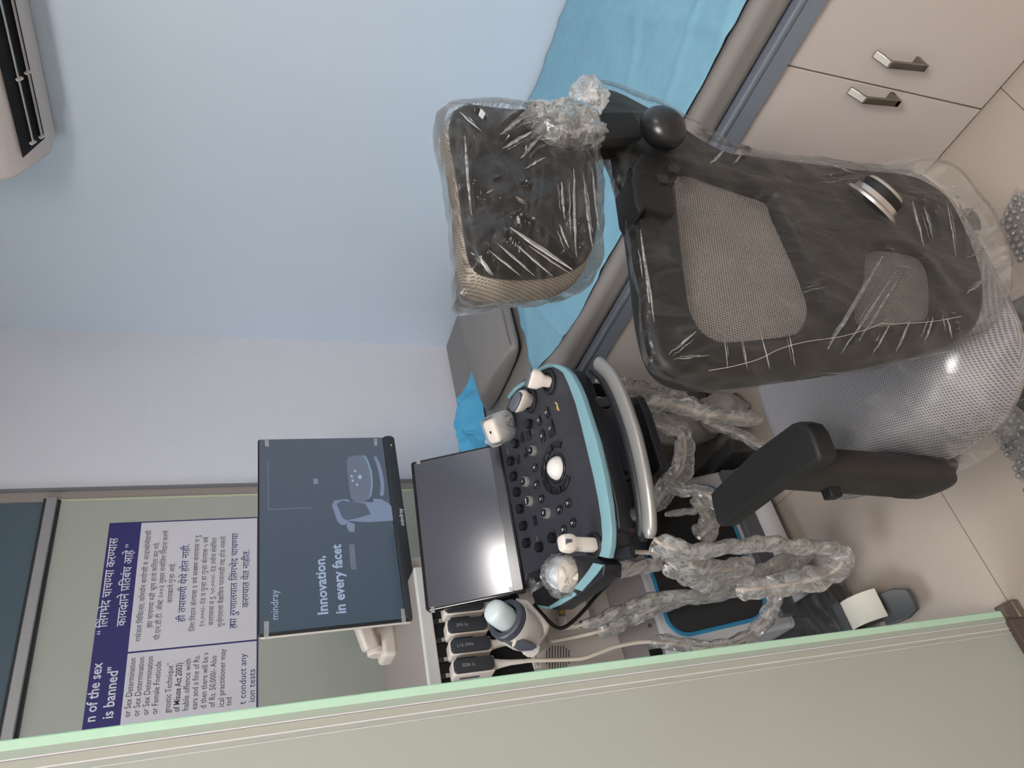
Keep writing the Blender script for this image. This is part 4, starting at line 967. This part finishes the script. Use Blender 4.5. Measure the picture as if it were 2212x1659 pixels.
cable([(1412, 1172), (1440, 1186), (1471, 1203), (1497, 1223), (1525, 1232), (1560, 1232), (1592, 1228), (1622, 1224)], (1.15, 1.27), 'sleeved cable hooked inside the big hanging loop', seed=6, s0=.02, s1=1.0, sleeve=.020)
cable([(1415, 1165), (1440, 1180), (1490, 1193), (1535, 1189), (1592, 1181), (1645, 1177), (1709, 1182), (1772, 1185), (1805, 1191), (1819, 1206), (1812, 1225), (1786, 1242), (1740, 1256), (1687, 1265), (1630, 1272), (1590, 1274)], (1.10, 1.30), 'sleeved cable making the biggest hanging loop nearest the floor', seed=7, s0=.02, s1=1.0, sleeve=.020)
cable([(1288, 822), (1344, 836), (1382, 841), (1427, 851), (1465, 866), (1490, 880), (1530, 900)], (1.22, 1.30), 'sleeved cable hanging beside the couch end, closest to the couch doors', seed=8, s0=.1, s1=1, sleeve=.024)
cable([(1290, 862), (1382, 871), (1427, 874), (1478, 881), (1516, 894), (1566, 902), (1640, 909)], (1.24, 1.20), 'thick sleeved cable running down to the chair seat front', seed=9, s0=.15, s1=1, r=.0062, sleeve=.022)
cable([(1516, 905), (1566, 927), (1592, 937), (1625, 955), (1660, 975)], (1.34, 1.20), 'sleeved cable dipping under the front edge of the chair seat', seed=10, s0=0, s1=1, sleeve=.018)
cable([(1370, 886), (1400, 898), (1427, 914), (1455, 925), (1474, 938), (1480, 970), (1474, 1008), (1458, 1033), (1432, 1066), (1412, 1100)], (1.30, 1.36, -.05), 'sleeved cable folded sharply behind the keyboard drawer', seed=11, s0=.02, s1=1, sleeve=.026)
cable([(1430, 1040), (1473, 1061), (1503, 1060), (1526, 1068), (1555, 1090)], (1.33, 1.22), 'sleeved cable reaching behind the armrest pad tip', seed=12, s0=.02, s1=1, sleeve=.022)
cable([(1437, 1112), (1478, 1107), (1510, 1104)], (1.38, 1.36), 'short cable lying over the dark red folder', seed=13, s0=.05, s1=1, sleeve=.012)
cable([(1500, 1070), (1521, 1100), (1534, 1125), (1528, 1142), (1510, 1162)], (1.34, 1.30), 'sleeved cable dropping past the armrest corner towards the footrest', seed=14, s0=.0, s1=1, sleeve=.020)
# bar-code tag on the SD8 cable
tq = PY(1156, 1427, 1.53); TG = Frame(tq, (0.96, 0, 0.05), (-.05, 0, 1))
tg = tag(MB().fbox(TG, -.016, .016, -.0085, .0085, 0, .001).build('cable_tag', mat('white_tag', (224, 218, 212), 0.5)), 'white bar-code tag round the cable nearest the glass door edge', 'tag')
mb = MB()
for k in range(9): mb.fbox(TG, -.013+k*.003, -.0118+k*.003+(.0006 if k % 3 else 0), -.006, -.001, .001, .0013)
for k in range(5): mb.fbox(TG, -.012+k*.005, -.009+k*.005, .002, .0036, .001, .0013)
mb.build('bar_code', M_bk, tg, smooth=False)

# gel bottle standing upside down in the warmer
g0, g1 = PY(1062, 1316, 1.315), PY(1128, 1362, 1.372)
gd = (g1-g0).normalized()
gb = tag(MB().lathe(g0, gd, [(0.004, -.0035), (.014, -.002), (.0215, .003), (.0245, .011), (.025, .022), (.025, .060), (.022, .075)], 32).build('gel_bottle', mat('frosted_bottle', (204, 214, 214), 0.30, sub=0.3, var=0.02), ang=1.0), 'frosted pale blue gel bottle upside down in the warmer cup', 'bottle')
up_ = CAM_UP(g0+gd*.05); up_ = (up_-up_.dot(gd)*gd).normalized(); sd_ = gd.cross(up_)
mb = MB()
for k in range(4): 
    th = -0.9-0.14*k; d_ = up_*math.cos(th)+sd_*math.sin(th); q = g0+gd*.052+d_*.0253
    mb.obox(q, gd, d_.cross(gd), d_, (.012, .0007, .0002))
mb.build('bottle_print', mat('grey_ink', (120, 126, 132), 0.5), gb, smooth=False)

# ================================================================== THINGS UNDER THE DESK
M_cloth = mat('grey_nonwoven', (150, 146, 144), 0.75, var=0.06, scale=30)
dc = thing('dust_cover', PZ(1560, 900, 0), 'crumpled grey fabric dust cover in a heap beneath the control desk', 'dust cover')
for q, r_, sc_, sd, nm in ((V((1.02, 1.44, .10)), .068, (0.85, 1.0, 1.2), 21, 'cloth_heap'), (V((1.04, 1.54, .16)), .085, (0.75, 0.9, 1.5), 26, 'cloth_fold'), (V((1.17, 1.60, .12)), .11, (0.8, 0.9, 0.95), 29, 'cloth_fold'), (V((1.06, 1.66, .24)), .085, (0.8, 0.8, 1.5), 33, 'cloth_fold')):
    crumple(q, r_, sc_, sd, 0.16, 1.5, 48).build(nm, M_cloth, dc, ang=0.8)
for o in dc.children:
    for v_ in o.data.vertices:
        if v_.co.z < 0.002: v_.co.z = 0.002
ab = thing('adapter_box', (0.95, 1.57, 0), 'black box with a small white label lying on the floor behind the armrest pad', 'box')
ab_b = MB().box((0.897, 1.455, 0.001), (0.938, 1.69, 0.100)).build('box_shell', M_blk, ab, bevel=.006)
lq = PX(1541, 1032, .8965); LBF = Frame(lq, (0, -1, 0), (0, 0, 1)); MB().fbox(LBF, -.022, .022, -.012, .012, 0, .0008).build('white_label', mat('label_white', (214, 212, 210), 0.5), ab)
mb = MB()
for k in range(6): mb.fbox(LBF, -.018+k*.006, -.0155+k*.006, -.008, .005, .0008, .0011)
mb.build('label_print', M_bk, ab, smooth=False)
bag_box('clear_wrap', (0.896, 1.455, 0.003), (0.938, 1.69, 0.101), MATS['black_arm_film'], ab, 0.004, 0.004)

# ================================================================== OFFICE CHAIR
a_ = math.radians(-9)
CR, CFW, UP = V((math.cos(a_), math.sin(a_), 0)), V((-math.sin(a_), math.cos(a_), 0)), V((0, 0, 1))
M_cfr = mat('chair_black_plastic', (25, 24, 24), 0.5, var=0.08, scale=150, spec=0.3)
M_tan = mesh_fabric('tan_weave', (140, 130, 119), (84, 76, 69), 0.0032, 0.25)
M_mesh = mesh_fabric('grey_back_mesh', (140, 134, 130), (70, 67, 66), 0.0036, 0.22, see=0.45)
M_seat = mesh_fabric('seat_mesh', (154, 152, 156), (88, 84, 88), 0.0038, 0.26, coat=0.75, rough=0.5)
CC = V((0.685, 0.735, 0))
ch = thing('office_chair', CC, 'office chair with headrest, mesh back and mesh seat still wrapped in clear plastic', 'office chair')
def cp(u, v, z): return CC + CR*u + CFW*v + UP*z
# seat: rounded pad with a waterfall rim
SFm = Frame(CC, CR, CFW)
R = []
for k in range(15):
    t = (k+0.02)/14; row = []
    for i in range(72):
        th = 2*math.pi*i/72; c, s_ = math.cos(th), math.sin(th); e = 2/3.4
        u = 0.262*t*math.copysign(abs(c)**e, c); v = 0.262*t*math.copysign(abs(s_)**e, s_)
        z = 0.472 - 0.085*max(0, (t-0.70)/0.30)**2.2 - 0.012*(1-t) - (0.02*max(0, v/0.26)**3 if v > 0 else 0)
        z += 0.0016*noise.noise(V((u*30, v*10, 1)))
        row.append(cp(u, v, z))
    R.append(row)
R.append([p-UP*0.03+(cp(0, 0, p.z)-p)*0.03 for p in R[-1]])
R.append([cp(0, 0, 0)+(p-cp(0, 0, 0))*0.9 - UP*0.02 + UP*0.038 for p in R[-1]])
seat = MB().loft(R).build('seat', M_seat, ch, ang=1.5); set_uv(seat, SFm)
MB().obox(cp(0, 0.0, 0.375), CR, CFW, UP, (0.19, 0.19, 0.018)).build('seat_shell', M_cfr, ch, bevel=0.015)
R = []
for k in range(8):
    t = 0.55+0.5*k/7; row = []
    for i in range(73):
        th = math.pi*(0.93+1.14*i/72); c, s_ = math.cos(th), math.sin(th); e = 2/3.4
        u = 0.268*t*math.copysign(abs(c)**e, c); v = 0.268*t*math.copysign(abs(s_)**e, s_)
        z = 0.479 - 0.085*max(0, (t-0.70)/0.30)**2.0+0.004*fbm((u*18, v*18, 3))
        row.append(cp(u, v, z))
    R.append(row)
MB().loft(R, caps=False, closed=False).build('seat_wrap', film('seat_film', haze=0.02, gloss=0.22, bump=0.35, scale=16, streak=0.10, rough=0.2), ch, ang=1.5)
# gas lift and star base (kept under the seat)
MB().lathe(cp(0, 0, 0.06), UP, [(0.032, 0), (0.032, 0.14), (0.02, 0.142), (0.02, 0.31)], 20).build('gas_lift', M_cfr, ch)
for k in range(5):
    t = 2*math.pi*k/5+math.radians(120); d = V((math.cos(t), math.sin(t), 0)); e_ = cp(0, 0, 0)+d*0.270
    l_ = MB().loft([[cp(0, 0, 0)+d*s+V((-d.y, d.x, 0))*w_*sx+UP*z for sx, z in ((-1, z0), (1, z0), (1, z1), (-1, z1))] for s, w_, z0, z1 in ((0.02, .028, .065, .11), (0.28, .018, .062, .085))]).build('base_leg', M_cfr, ch, bevel=0.004)
    for sg in (-1, 1):
        MB().lathe(e_+V((-d.y, d.x, 0))*(0.010*sg)-V((-d.y, d.x, 0))*0.006+UP*0.030, V((-d.y, d.x, 0)), [(0.022, 0), (0.029, .002), (0.029, .010), (0.022, .012)], 18).build('caster', M_cfr, l_)
# armrest: pad, post, lever
AP = Frame((0.45, 0.82, 0.675), (1, 0, 0), (0, 1, 0))
padz = [(100, 578), (140, 535), (400, 285), (640, 108), (690, 95), (745, 110), (790, 170), (843, 320), (830, 365), (740, 412), (500, 560), (190, 795), (160, 800), (140, 775), (108, 640)]
pad = plate('armrest_pad', [AP.px([(1500+x/3.107, 880+y/3.107) for x, y in padz])], AP, 0.036, mat('black_soft_pad', (24, 24, 25), 0.6, var=0.1, scale=300), ch, w=-0.036, bevel=0.008, bres=4)
pt, pb = V((0.447, 0.775, 0.645)), V((0.405, 0.752, 0.372))
post_ax = (pb-pt)
R = []
for s, k in ((0, 1), (.5, 1.0), (.80, 1.0), (.81, 1.04), (.93, 1.02), (1.0, .8)):
    c = pt+post_ax*s; R.append([c+CR*(0.026*k*math.copysign(abs(math.cos(t))**.6, math.cos(t)))+CFW*(0.046*k*math.copysign(abs(math.sin(t))**.6, math.sin(t))) for t in [2*math.pi*i/24 for i in range(24)]])
MB().loft(R).build('armrest_post', mat('post_black', (40, 37, 36), 0.5, var=0.05, spec=0.35), ch, ang=0.7)
q = PY(1797, 1066, 0.745); MB().obox(q, CR, CFW, UP, (.008, .010, .011)).build('height_lever', M_cfr, ch, bevel=0.003)
MB().tube([pb+V((0.0, 0, 0.02)), V((0.50, 0.745, 0.365)), V((0.56, 0.74, 0.37))], 0.022, 12).build('armrest_bracket', M_cfr, ch)
q = PZ(2012, 972, 0.385); MB().lathe(q-CR*0.012, CFW*-1, [(0.012, -.03), (0.016, 0), (0.016, .012), (0.012, .018)], 18).build('tilt_knob', M_cfr, ch)
# matching arm on the far side, mostly behind the backrest
MB().loft([[cp(0.275, 0.0, 0)+V((0, 0, z))+CR*(0.024*math.cos(t))+CFW*(0.04*math.sin(t)) for t in [2*math.pi*i/16 for i in range(16)]] for z in (0.37, 0.60)]).build('armrest_post', MATS['post_black'], ch)
MB().obox(cp(0.275, 0.06, 0.617), CR, CFW, UP, (.038, .11, .016)).build('armrest_pad', MATS['black_soft_pad'], ch, bevel=0.012)
MB().tube([cp(0.275, 0, 0.375), cp(0.2, 0, 0.37)], 0.02, 12).build('armrest_bracket', M_cfr, ch)

# backrest frame
BF = Frame((0.61, 0.462, 0.75), CR, UP - CFW*0.04)
outl = [(1364, 440), (1384, 568), (1396, 667), (1416, 747), (1443, 790), (1491, 816), (1563, 820), (1698, 806), (1857, 783), (2016, 747), (2090, 722), (2122, 687), (2130, 627), (2120, 568), (2088, 488), (2056, 430), (2016, 396), (1960, 372), (1857, 361), (1738, 345), (1618, 329), (1575, 323), (1519, 297), (1471, 265), (1400, 225), (1330, 190), (1285, 186), (1272, 210), (1290, 262), (1335, 335)]
def z5(pts): return [(1340+x/2.514, 170+y/2.514) for x, y in pts]
hole1 = z5([(312, 545), (345, 900), (382, 1190), (425, 1318), (495, 1388), (580, 1412), (760, 1400), (960, 1372), (1040, 1315), (1090, 1215), (1060, 1080), (975, 880), (885, 690), (850, 610), (700, 555), (520, 490), (415, 455), (340, 470)])
hole2 = z5([(1380, 895), (1340, 1100), (1292, 1265), (1322, 1332), (1450, 1330), (1560, 1312), (1720, 1272), (1746, 1150), (1722, 985), (1640, 910)])
OUT = BF.px(outl)
plate('back_frame', [OUT, BF.px(hole1), BF.px(hole2)], BF, 0.034, M_cfr, ch, w=-0.034, bevel=0.010, smooth_n=3, bres=3)
def scale_o(pts, k):
    cx_ = sum(p[0] for p in pts)/len(pts); cy_ = sum(p[1] for p in pts)/len(pts); return [(cx_+(x-cx_)*k, cy_+(y-cy_)*k) for x, y in pts]
bm_ = plate('back_mesh', [scale_o(BF.px(hole1), 1.06)], BF, 0.00012, M_mesh, ch, w=-0.026, smooth_n=3); set_uv(bm_, BF)
bm2 = plate('lumbar_mesh', [scale_o(BF.px(hole2), 1.06)], BF, 0.00012, mesh_fabric('lumbar_weave', (112, 108, 105), (60, 58, 57), 0.0044, 0.25, see=0.15), ch, w=-0.022, smooth_n=3); set_uv(bm2, BF)
# lumbar pad seen through the mesh
lum = z5([(858, 620), (905, 640), (965, 760), (1020, 900), (1075, 1060), (1085, 1160), (1050, 1175), (1000, 1120), (940, 960), (895, 800), (862, 690)])
lp = plate('lumbar_pad', [BF.px(lum, -0.06)], BF, 0.026, M_tan, ch, w=-0.080, bevel=0.008, smooth_n=2); set_uv(lp, BF)
# round tension knob low on the side bar
KB = BF.p(*BF.uv(1905, 420, 0.02), -0.004); kax = (BF.n*0.80+CR*0.36-UP*0.42).normalized()
kn = MB().lathe(KB, kax, [(0.046, 0), (0.046, .004), (0.038, .008), (0.036, .015)], 40).build('tension_knob', mat('knob_silver', (190, 184, 180), 0.28, metal=0.9), ch)
MB().lathe(KB, kax, [(0.0345, .014), (0.033, .026), (0.030, .028)], 40).build('knob_band', M_cfr, kn)
MB().lathe(KB, kax, [(0.030, .027), (0.0295, .031), (0.026, .033)], 40).build('knob_cap', mat('knob_cap_grey', (140, 134, 128), 0.45), kn)

# headrest, its tube and clamp
HFm = Frame((0.55, 0.41, 1.17), CR, UP - CFW*0.06)
hd = HFm.px([(978, 240), (990, 320), (1002, 430), (1014, 545), (1036, 586), (1100, 603), (1180, 602), (1245, 588), (1286, 550), (1298, 450), (1290, 330), (1262, 262), (1210, 246), (1090, 238)])
hr = plate('headrest', [hd], HFm, 0.044, M_tan, ch, w=-0.050, bevel=0.016, smooth_n=4, bres=5); set_uv(hr, HFm, True)
hs = HFm.px([(977, 244), (993, 400), (1008, 518), (1026, 572), (1076, 593), (1160, 596), (1230, 583), (1276, 546), (1289, 450), (1281, 330), (1252, 262), (1200, 248), (1090, 240)])
hsh = plate('headrest_shell', [hs], HFm, 0.020, mat('shell_black', (19, 17, 17), 0.4, var=0.1, spec=0.3), ch, w=-0.012, bevel=0.008, smooth_n=4, bres=3)
# bag round the headrest
def shell_bag(name, outline, fr, w0, w1, amp, fq, mt, parent, n=96, rings=16, seed=0, grow=1.05, edge_pow=4, ridges=()):
    RG = [(V(a+(0,)), V(b_+(0,)), wd, hg) for (a, b_), wd, hg in ((fr.px(r[:2]), r[2], r[3]) for r in ridges)]
    P = crom([V((u, v, 0)) for u, v in outline], 8, True); L_ = [0]
    for i in range(len(P)): L_.append(L_[-1]+(P[(i+1) % len(P)]-P[i]).length)
    pts = []
    for k in range(n):
        d = L_[-1]*k/n; i = max(j for j in range(len(P)) if L_[j] <= d); t = (d-L_[i])/max(1e-9, L_[i+1]-L_[i]); pts.append(P[i].lerp(P[(i+1) % len(P)], t))
    c = sum(pts, V((0, 0, 0)))/n; R = []
    for side in (1, 0):
        ks = [ (k+0.15)/rings for k in range(rings+1)] if side else [(k+0.15)/rings for k in range(rings, -1, -1)]
        for t in ks:
            row = []
            tt = min(1, t)
            for i, p in enumerate(pts):
                q = c+(p-c)*grow*tt; bul = (1-tt**edge_pow)**0.5 if tt < 1 else 0
                ra = q.x*0.8+q.y*0.6; rb = q.y*0.8-q.x*0.6
                nz = amp*(0.7*fbm((q.x*fq, q.y*fq, seed+side*5.0), 2) + 0.8*(0.4-abs(noise.noise(V((ra*fq*0.45, rb*fq*1.7, seed+3)))))+0.15*(0.4-abs(noise.noise(V((ra*fq*4.5, rb*fq*0.9, seed+9))))))
                if side:
                    for ra_, rb_, wd, hg in RG:
                        ab_ = rb_-ra_; tt_ = max(0, min(1, (q-ra_).dot(ab_)/ab_.length_squared)); dd = (q-ra_-ab_*tt_).length
                        nz += hg*max(0, 1-dd/(wd*(0.35+0.65*math.sin(math.pi*min(1, max(0, tt_*0.9+0.08))))))
                wv = (w1*bul if side else w0*bul)+nz*(0.3+0.7*bul)
                q2 = q + (p-c)*0.04*noise.noise(V((6*math.cos(2*math.pi*i/n), 6*math.sin(2*math.pi*i/n), seed)))*tt**6
                row.append(fr.p(q2.x, q2.y, (w0+w1)*0.15*(1-bul)+wv))
            R.append(row)
    return MB().loft(R).build(name, mt, parent, ang=0.55)
HRIDGE = [((1095, 502), (1228, 592), .010, .012), ((1030, 560), (1060, 600), .007, .008), ((1052, 545), (1120, 600), .004, .006), ((1070, 530), (1150, 600), .004, .006), ((1110, 530), (1190, 600), .004, .005),
          ((990, 250), (1035, 290), .006, .008), ((1000, 300), (1015, 470), .005, .006), ((1075, 300), (1130, 260), .008, .009), ((1080, 330), (1150, 290), .008, .009), ((1120, 350), (1165, 300), .007, .009), ((1130, 370), (1175, 345), .005, .006),
          ((1208, 400), (1215, 480), .006, .008), ((1235, 370), (1240, 560), .006, .007), ((1255, 380), (1275, 540), .006, .007), ((1275, 370), (1290, 500), .005, .006), ((1110, 430), (1130, 440), .006, .006), ((1050, 420), (1065, 415), .005, .005), ((1205, 490), (1225, 540), .005, .006), ((1100, 270), (1170, 250), .007, .008)]
bagpx = HFm.px([(958, 225), (985, 214), (1050, 210), (1130, 222), (1200, 236), (1262, 232), (1290, 290), (1306, 370), (1306, 470), (1300, 580), (1252, 618), (1180, 632), (1100, 644), (1040, 650), (998, 645), (990, 600), (984, 480), (964, 330), (945, 240)])
shell_bag('headrest_bag', bagpx, HFm, -0.066, 0.020, 0.0065, 20, film('headrest_film', haze=0.0, gloss=0.18, edge=0.12, bump=0.8, scale=14, streak=0.04, stretch=(1, 1, 2.0), rough=0.06), ch, n=150, rings=44, seed=2, grow=1.0, ridges=HRIDGE)
gat = PY(1215, 275, 0.385)
crumple(gat, 0.036, (0.9, 0.75, 1.25), 31, 0.24, 1.7, 40).build('bag_knot', film('knot_film', haze=0.16, gloss=0.45, bump=1.0, scale=40, streak=0.25, rough=0.08), ch, ang=0.5)
crumple(PY(1272, 208, 0.40), 0.024, (1.2, 0.8, 0.9), 35, 0.26, 1.8, 32).build('bag_knot', MATS['knot_film'], ch, ang=0.5)
def creases(name, ridges, fr, w, parent, mt, seed):
    rnd = random.Random(seed); mb = MB()
    for a, b_, wd, hg in ridges:
        for k in range(2):
            o_ = (rnd.uniform(-9, 9), rnd.uniform(-9, 9)) if k else (0, 0); t0, t1 = (0, 1) if k == 0 else (rnd.uniform(0, .4), rnd.uniform(.6, 1))
            P_ = []
            for i in range(8):
                t = t0+(t1-t0)*i/7; u, v = fr.uv(a[0]+(b_[0]-a[0])*t+o_[0]+3*noise.noise(V((i*.6, seed, k))), a[1]+(b_[1]-a[1])*t+o_[1]+3*noise.noise(V((i*.6, k, seed))), w)
                P_.append(fr.p(u, v, w+(hg*0.6 if k == 0 else 0.003)))
            mb.tube(P_, [wd*(0.26 if k == 0 else 0.12)*math.sin(math.pi*(i+.5)/8) for i in range(8)], 6, flat=(1, .5))
    return tag(mb.build(name, mt, parent, ang=1.0), kind='stuff')
M_crs = film('crease_film', haze=0.10, gloss=0.30, edge=0.15, bump=0.3, scale=60, streak=0.15, rough=0.10)
creases('bag_crease', HRIDGE, HFm, 0.018, ch, M_crs, 5)
# upright tube, ball knob, bracket
t0_, t1_ = PY(1235, 296, 0.425), PY(1425, 288, 0.440)
MB().obox((t0_+t1_)/2, CR, CFW, (t1_-t0_).normalized(), (0.029, 0.016, (t1_-t0_).length/2)).build('headrest_tube', M_cfr, ch, bevel=0.008, bseg=4)
q = PY(1432, 276, 0.400); MB().ball(q, 0.030, (1.05, 0.75, 0.95), 28).build('ball_knob', mat('glossy_black', (24, 24, 25), 0.3), ch)
MB().lathe(q+CFW*0.045, CFW*-1, [(0.018, 0), (0.024, .012), (0.024, .02)], 20).build('knob_collar', M_cfr, ch)
TBF = Frame(PY(1420, 390, 0.425), CR, UP)
brk = plate('headrest_bracket', [TBF.px([(1368, 352), (1392, 322), (1420, 322), (1466, 330), (1474, 350), (1470, 372), (1452, 398), (1462, 440), (1455, 452), (1380, 440), (1372, 400)])], TBF, 0.03, M_cfr, ch, w=-0.034, bevel=0.006, bres=3)
for x, y in ((1455, 362), (1432, 385)):
    u, v = TBF.uv(x, y); MB().lathe(TBF.p(u, v, -0.004), TBF.n, [(0.008, 0), (0.008, .004), (.005, .005)], 16).build('bracket_screw', mat('dark_steel', (40, 38, 36), 0.35, metal=0.3), brk)
CLF = Frame(PY(1410, 420, 0.43), CR, UP)
plate('frame_clamp', [CLF.px([(1362, 378), (1400, 372), (1448, 392), (1462, 455), (1452, 462), (1400, 445), (1384, 462), (1372, 440)])], CLF, 0.045, M_cfr, ch, w=-0.045, bevel=0.006, bres=3)
# clear wrap over the whole backrest, sagging past its lower edge
BRIDGE = [((1780, 760), (1900, 560), .009, .010), ((1810, 770), (1930, 590), .006, .008), ((1850, 740), (1940, 600), .006, .007), ((1560, 720), (1570, 800), .003, .004), ((1600, 730), (1612, 800), .003, .004), ((1640, 720), (1660, 800), .003, .004), ((1700, 715), (1715, 795), .003, .004),
          ((1965, 440), (1990, 540), .007, .009), ((1990, 450), (2010, 520), .006, .008), ((2040, 440), (2060, 560), .006, .008), ((1880, 770), (1920, 700), .005, .006), ((1930, 765), (1960, 700), .005, .006), ((1990, 745), (2010, 690), .006, .008), ((2050, 735), (2040, 690), .006, .008), ((1750, 345), (1850, 380), .004, .005), ((1760, 400), (1860, 385), .004, .005),
          ((1380, 500), (1400, 660), .006, .006), ((1390, 560), (1410, 700), .005, .006), ((1440, 770), (1500, 720), .005, .006), ((1450, 780), (1530, 770), .004, .005), ((1530, 360), (1560, 330), .007, .007), ((1580, 360), (1600, 335), .005, .006), ((1700, 640), (1790, 620), .004, .004), ((2080, 640), (2130, 600), .008, .010), ((2090, 560), (2130, 540), .008, .010), ((2070, 480), (2100, 450), .007, .008)]
wrap = [(1352, 430), (1376, 568), (1388, 667), (1408, 755), (1438, 800), (1491, 828), (1563, 832), (1698, 818), (1857, 796), (2016, 762), (2110, 735), (2158, 680), (2188, 620), (2190, 580), (2170, 500), (2130, 425), (2085, 375), (2040, 348), (1990, 345), (1940, 358), (1857, 355), (1738, 340), (1618, 322), (1519, 288), (1471, 256), (1400, 215), (1325, 180), (1262, 178), (1262, 215), (1290, 290), (1325, 350)]
shell_bag('back_wrap', BF.px(wrap), BF, -0.050, 0.016, 0.0075, 14, film('back_film', haze=0.0, gloss=0.13, edge=0.10, bump=0.8, scale=11, streak=0.03, stretch=(2.4, 1, 0.7), rough=0.10), ch, n=200, rings=48, seed=11, grow=1.0, edge_pow=8, ridges=BRIDGE)
creases('wrap_crease', BRIDGE, BF, 0.014, ch, M_crs, 9)
tp_ = [BF.p(*BF.uv(x, y, 0.028), 0.028) for x, y in z5([(480, 1585), (620, 1560), (760, 1520), (860, 1470), (1000, 1430), (1200, 1400), (1340, 1360), (1420, 1330), (1480, 1332), (1700, 1318), (1850, 1290)])]
MB().tube(crom(tp_, 5), 0.00035, 6).build('torn_film_edge', mat('film_edge', (170, 160, 150), 0.4), ch)

# bubble wrap scraps on the floor
M_bub = film('bubble_film', haze=0.16, gloss=0.45, bump=0.3, scale=90, streak=0.15, tint=(0.86, 0.87, 0.9))
def bubbles(poly, label, seed):
    P = [PZ(x, y, 0.012) for x, y in poly]; c = sum(P, V((0, 0, 0)))/len(P)
    ex = (P[1]-P[0]).normalized(); fr = Frame(V((c.x, c.y, 0)), ex, V((0, 0, 1)).cross(ex)); uv = [((p-fr.o).dot(fr.ex), (p-fr.o).dot(fr.ey)) for p in P]
    rnd = random.Random(seed)
    def inside(u, v):
        r = False; j = len(uv)-1
        for i in range(len(uv)):
            (ui, vi), (uj, vj) = uv[i], uv[j]
            if (vi > v) != (vj > v) and u < (uj-ui)*(v-vi)/(vj-vi)+ui: r = not r
            j = i
        return r
    hgt = lambda u, v: 0.010+0.012*abs(fbm((u*9, v*9, seed)))
    mb = MB(); st = 0.004
    us_ = [p[0] for p in uv]; vs_ = [p[1] for p in uv]; grid = {}
    nu = int((max(us_)-min(us_))/0.008)+1; nv = int((max(vs_)-min(vs_))/0.008)+1
    for i in range(nu+1):
        for j in range(nv+1):
            u = min(us_)+i*0.008; v = min(vs_)+j*0.008
            if inside(u, v): grid[i, j] = mb.bm.verts.new(fr.p(u, v, hgt(u, v)))
    for (i, j) in list(grid):
        q = [(i, j), (i+1, j), (i+1, j+1), (i, j+1)]
        if all(k in grid for k in q): mb.bm.faces.new([grid[k] for k in q])
    pitch = 0.0155; r0 = 0.0068
    for i in range(int((max(us_)-min(us_))/pitch)+1):
        for j in range(int((max(vs_)-min(vs_))/(pitch*.87))+1):
            u = min(us_)+i*pitch+(pitch/2 if j % 2 else 0); v = min(vs_)+j*pitch*.87
            if not inside(u, v) or rnd.random() < 0.08: continue
            h = hgt(u, v); rg = []
            for a, z in ((0, 0), (30, .5), (60, .85)): rg.append([fr.p(u+r0*math.cos(math.radians(a))*math.cos(t), v+r0*math.cos(math.radians(a))*math.sin(t), h+z*0.006) for t in [k*2*math.pi/10 for k in range(10)]])
            rg.append([fr.p(u+.0006*math.cos(t), v+.0006*math.sin(t), h+.006) for t in [k*2*math.pi/10 for k in range(10)]])
            mb.loft(rg)
    o = mb.build('bubble_wrap', M_bub, ang=2); o.location.z = 0.001
    return tag(o, label, 'bubble wrap', 'bubble wrap scraps on the floor')
bubbles([(2100, 850), (2140, 775), (2290, 990), (2290, 1130), (2215, 1080)], 'long strip of bubble wrap on the floor past the rear corner of the chair seat', 1)
bubbles([(2110, 715), (2150, 702), (2330, 690), (2330, 770), (2140, 748)], 'narrow bubble wrap roll on the floor behind the lower end of the chair back', 2)
bubbles([(2160, 460), (2190, 400), (2330, 380), (2330, 600), (2205, 570), (2165, 520)], 'bubble wrap piece on the floor between the chair back and the couch', 3)
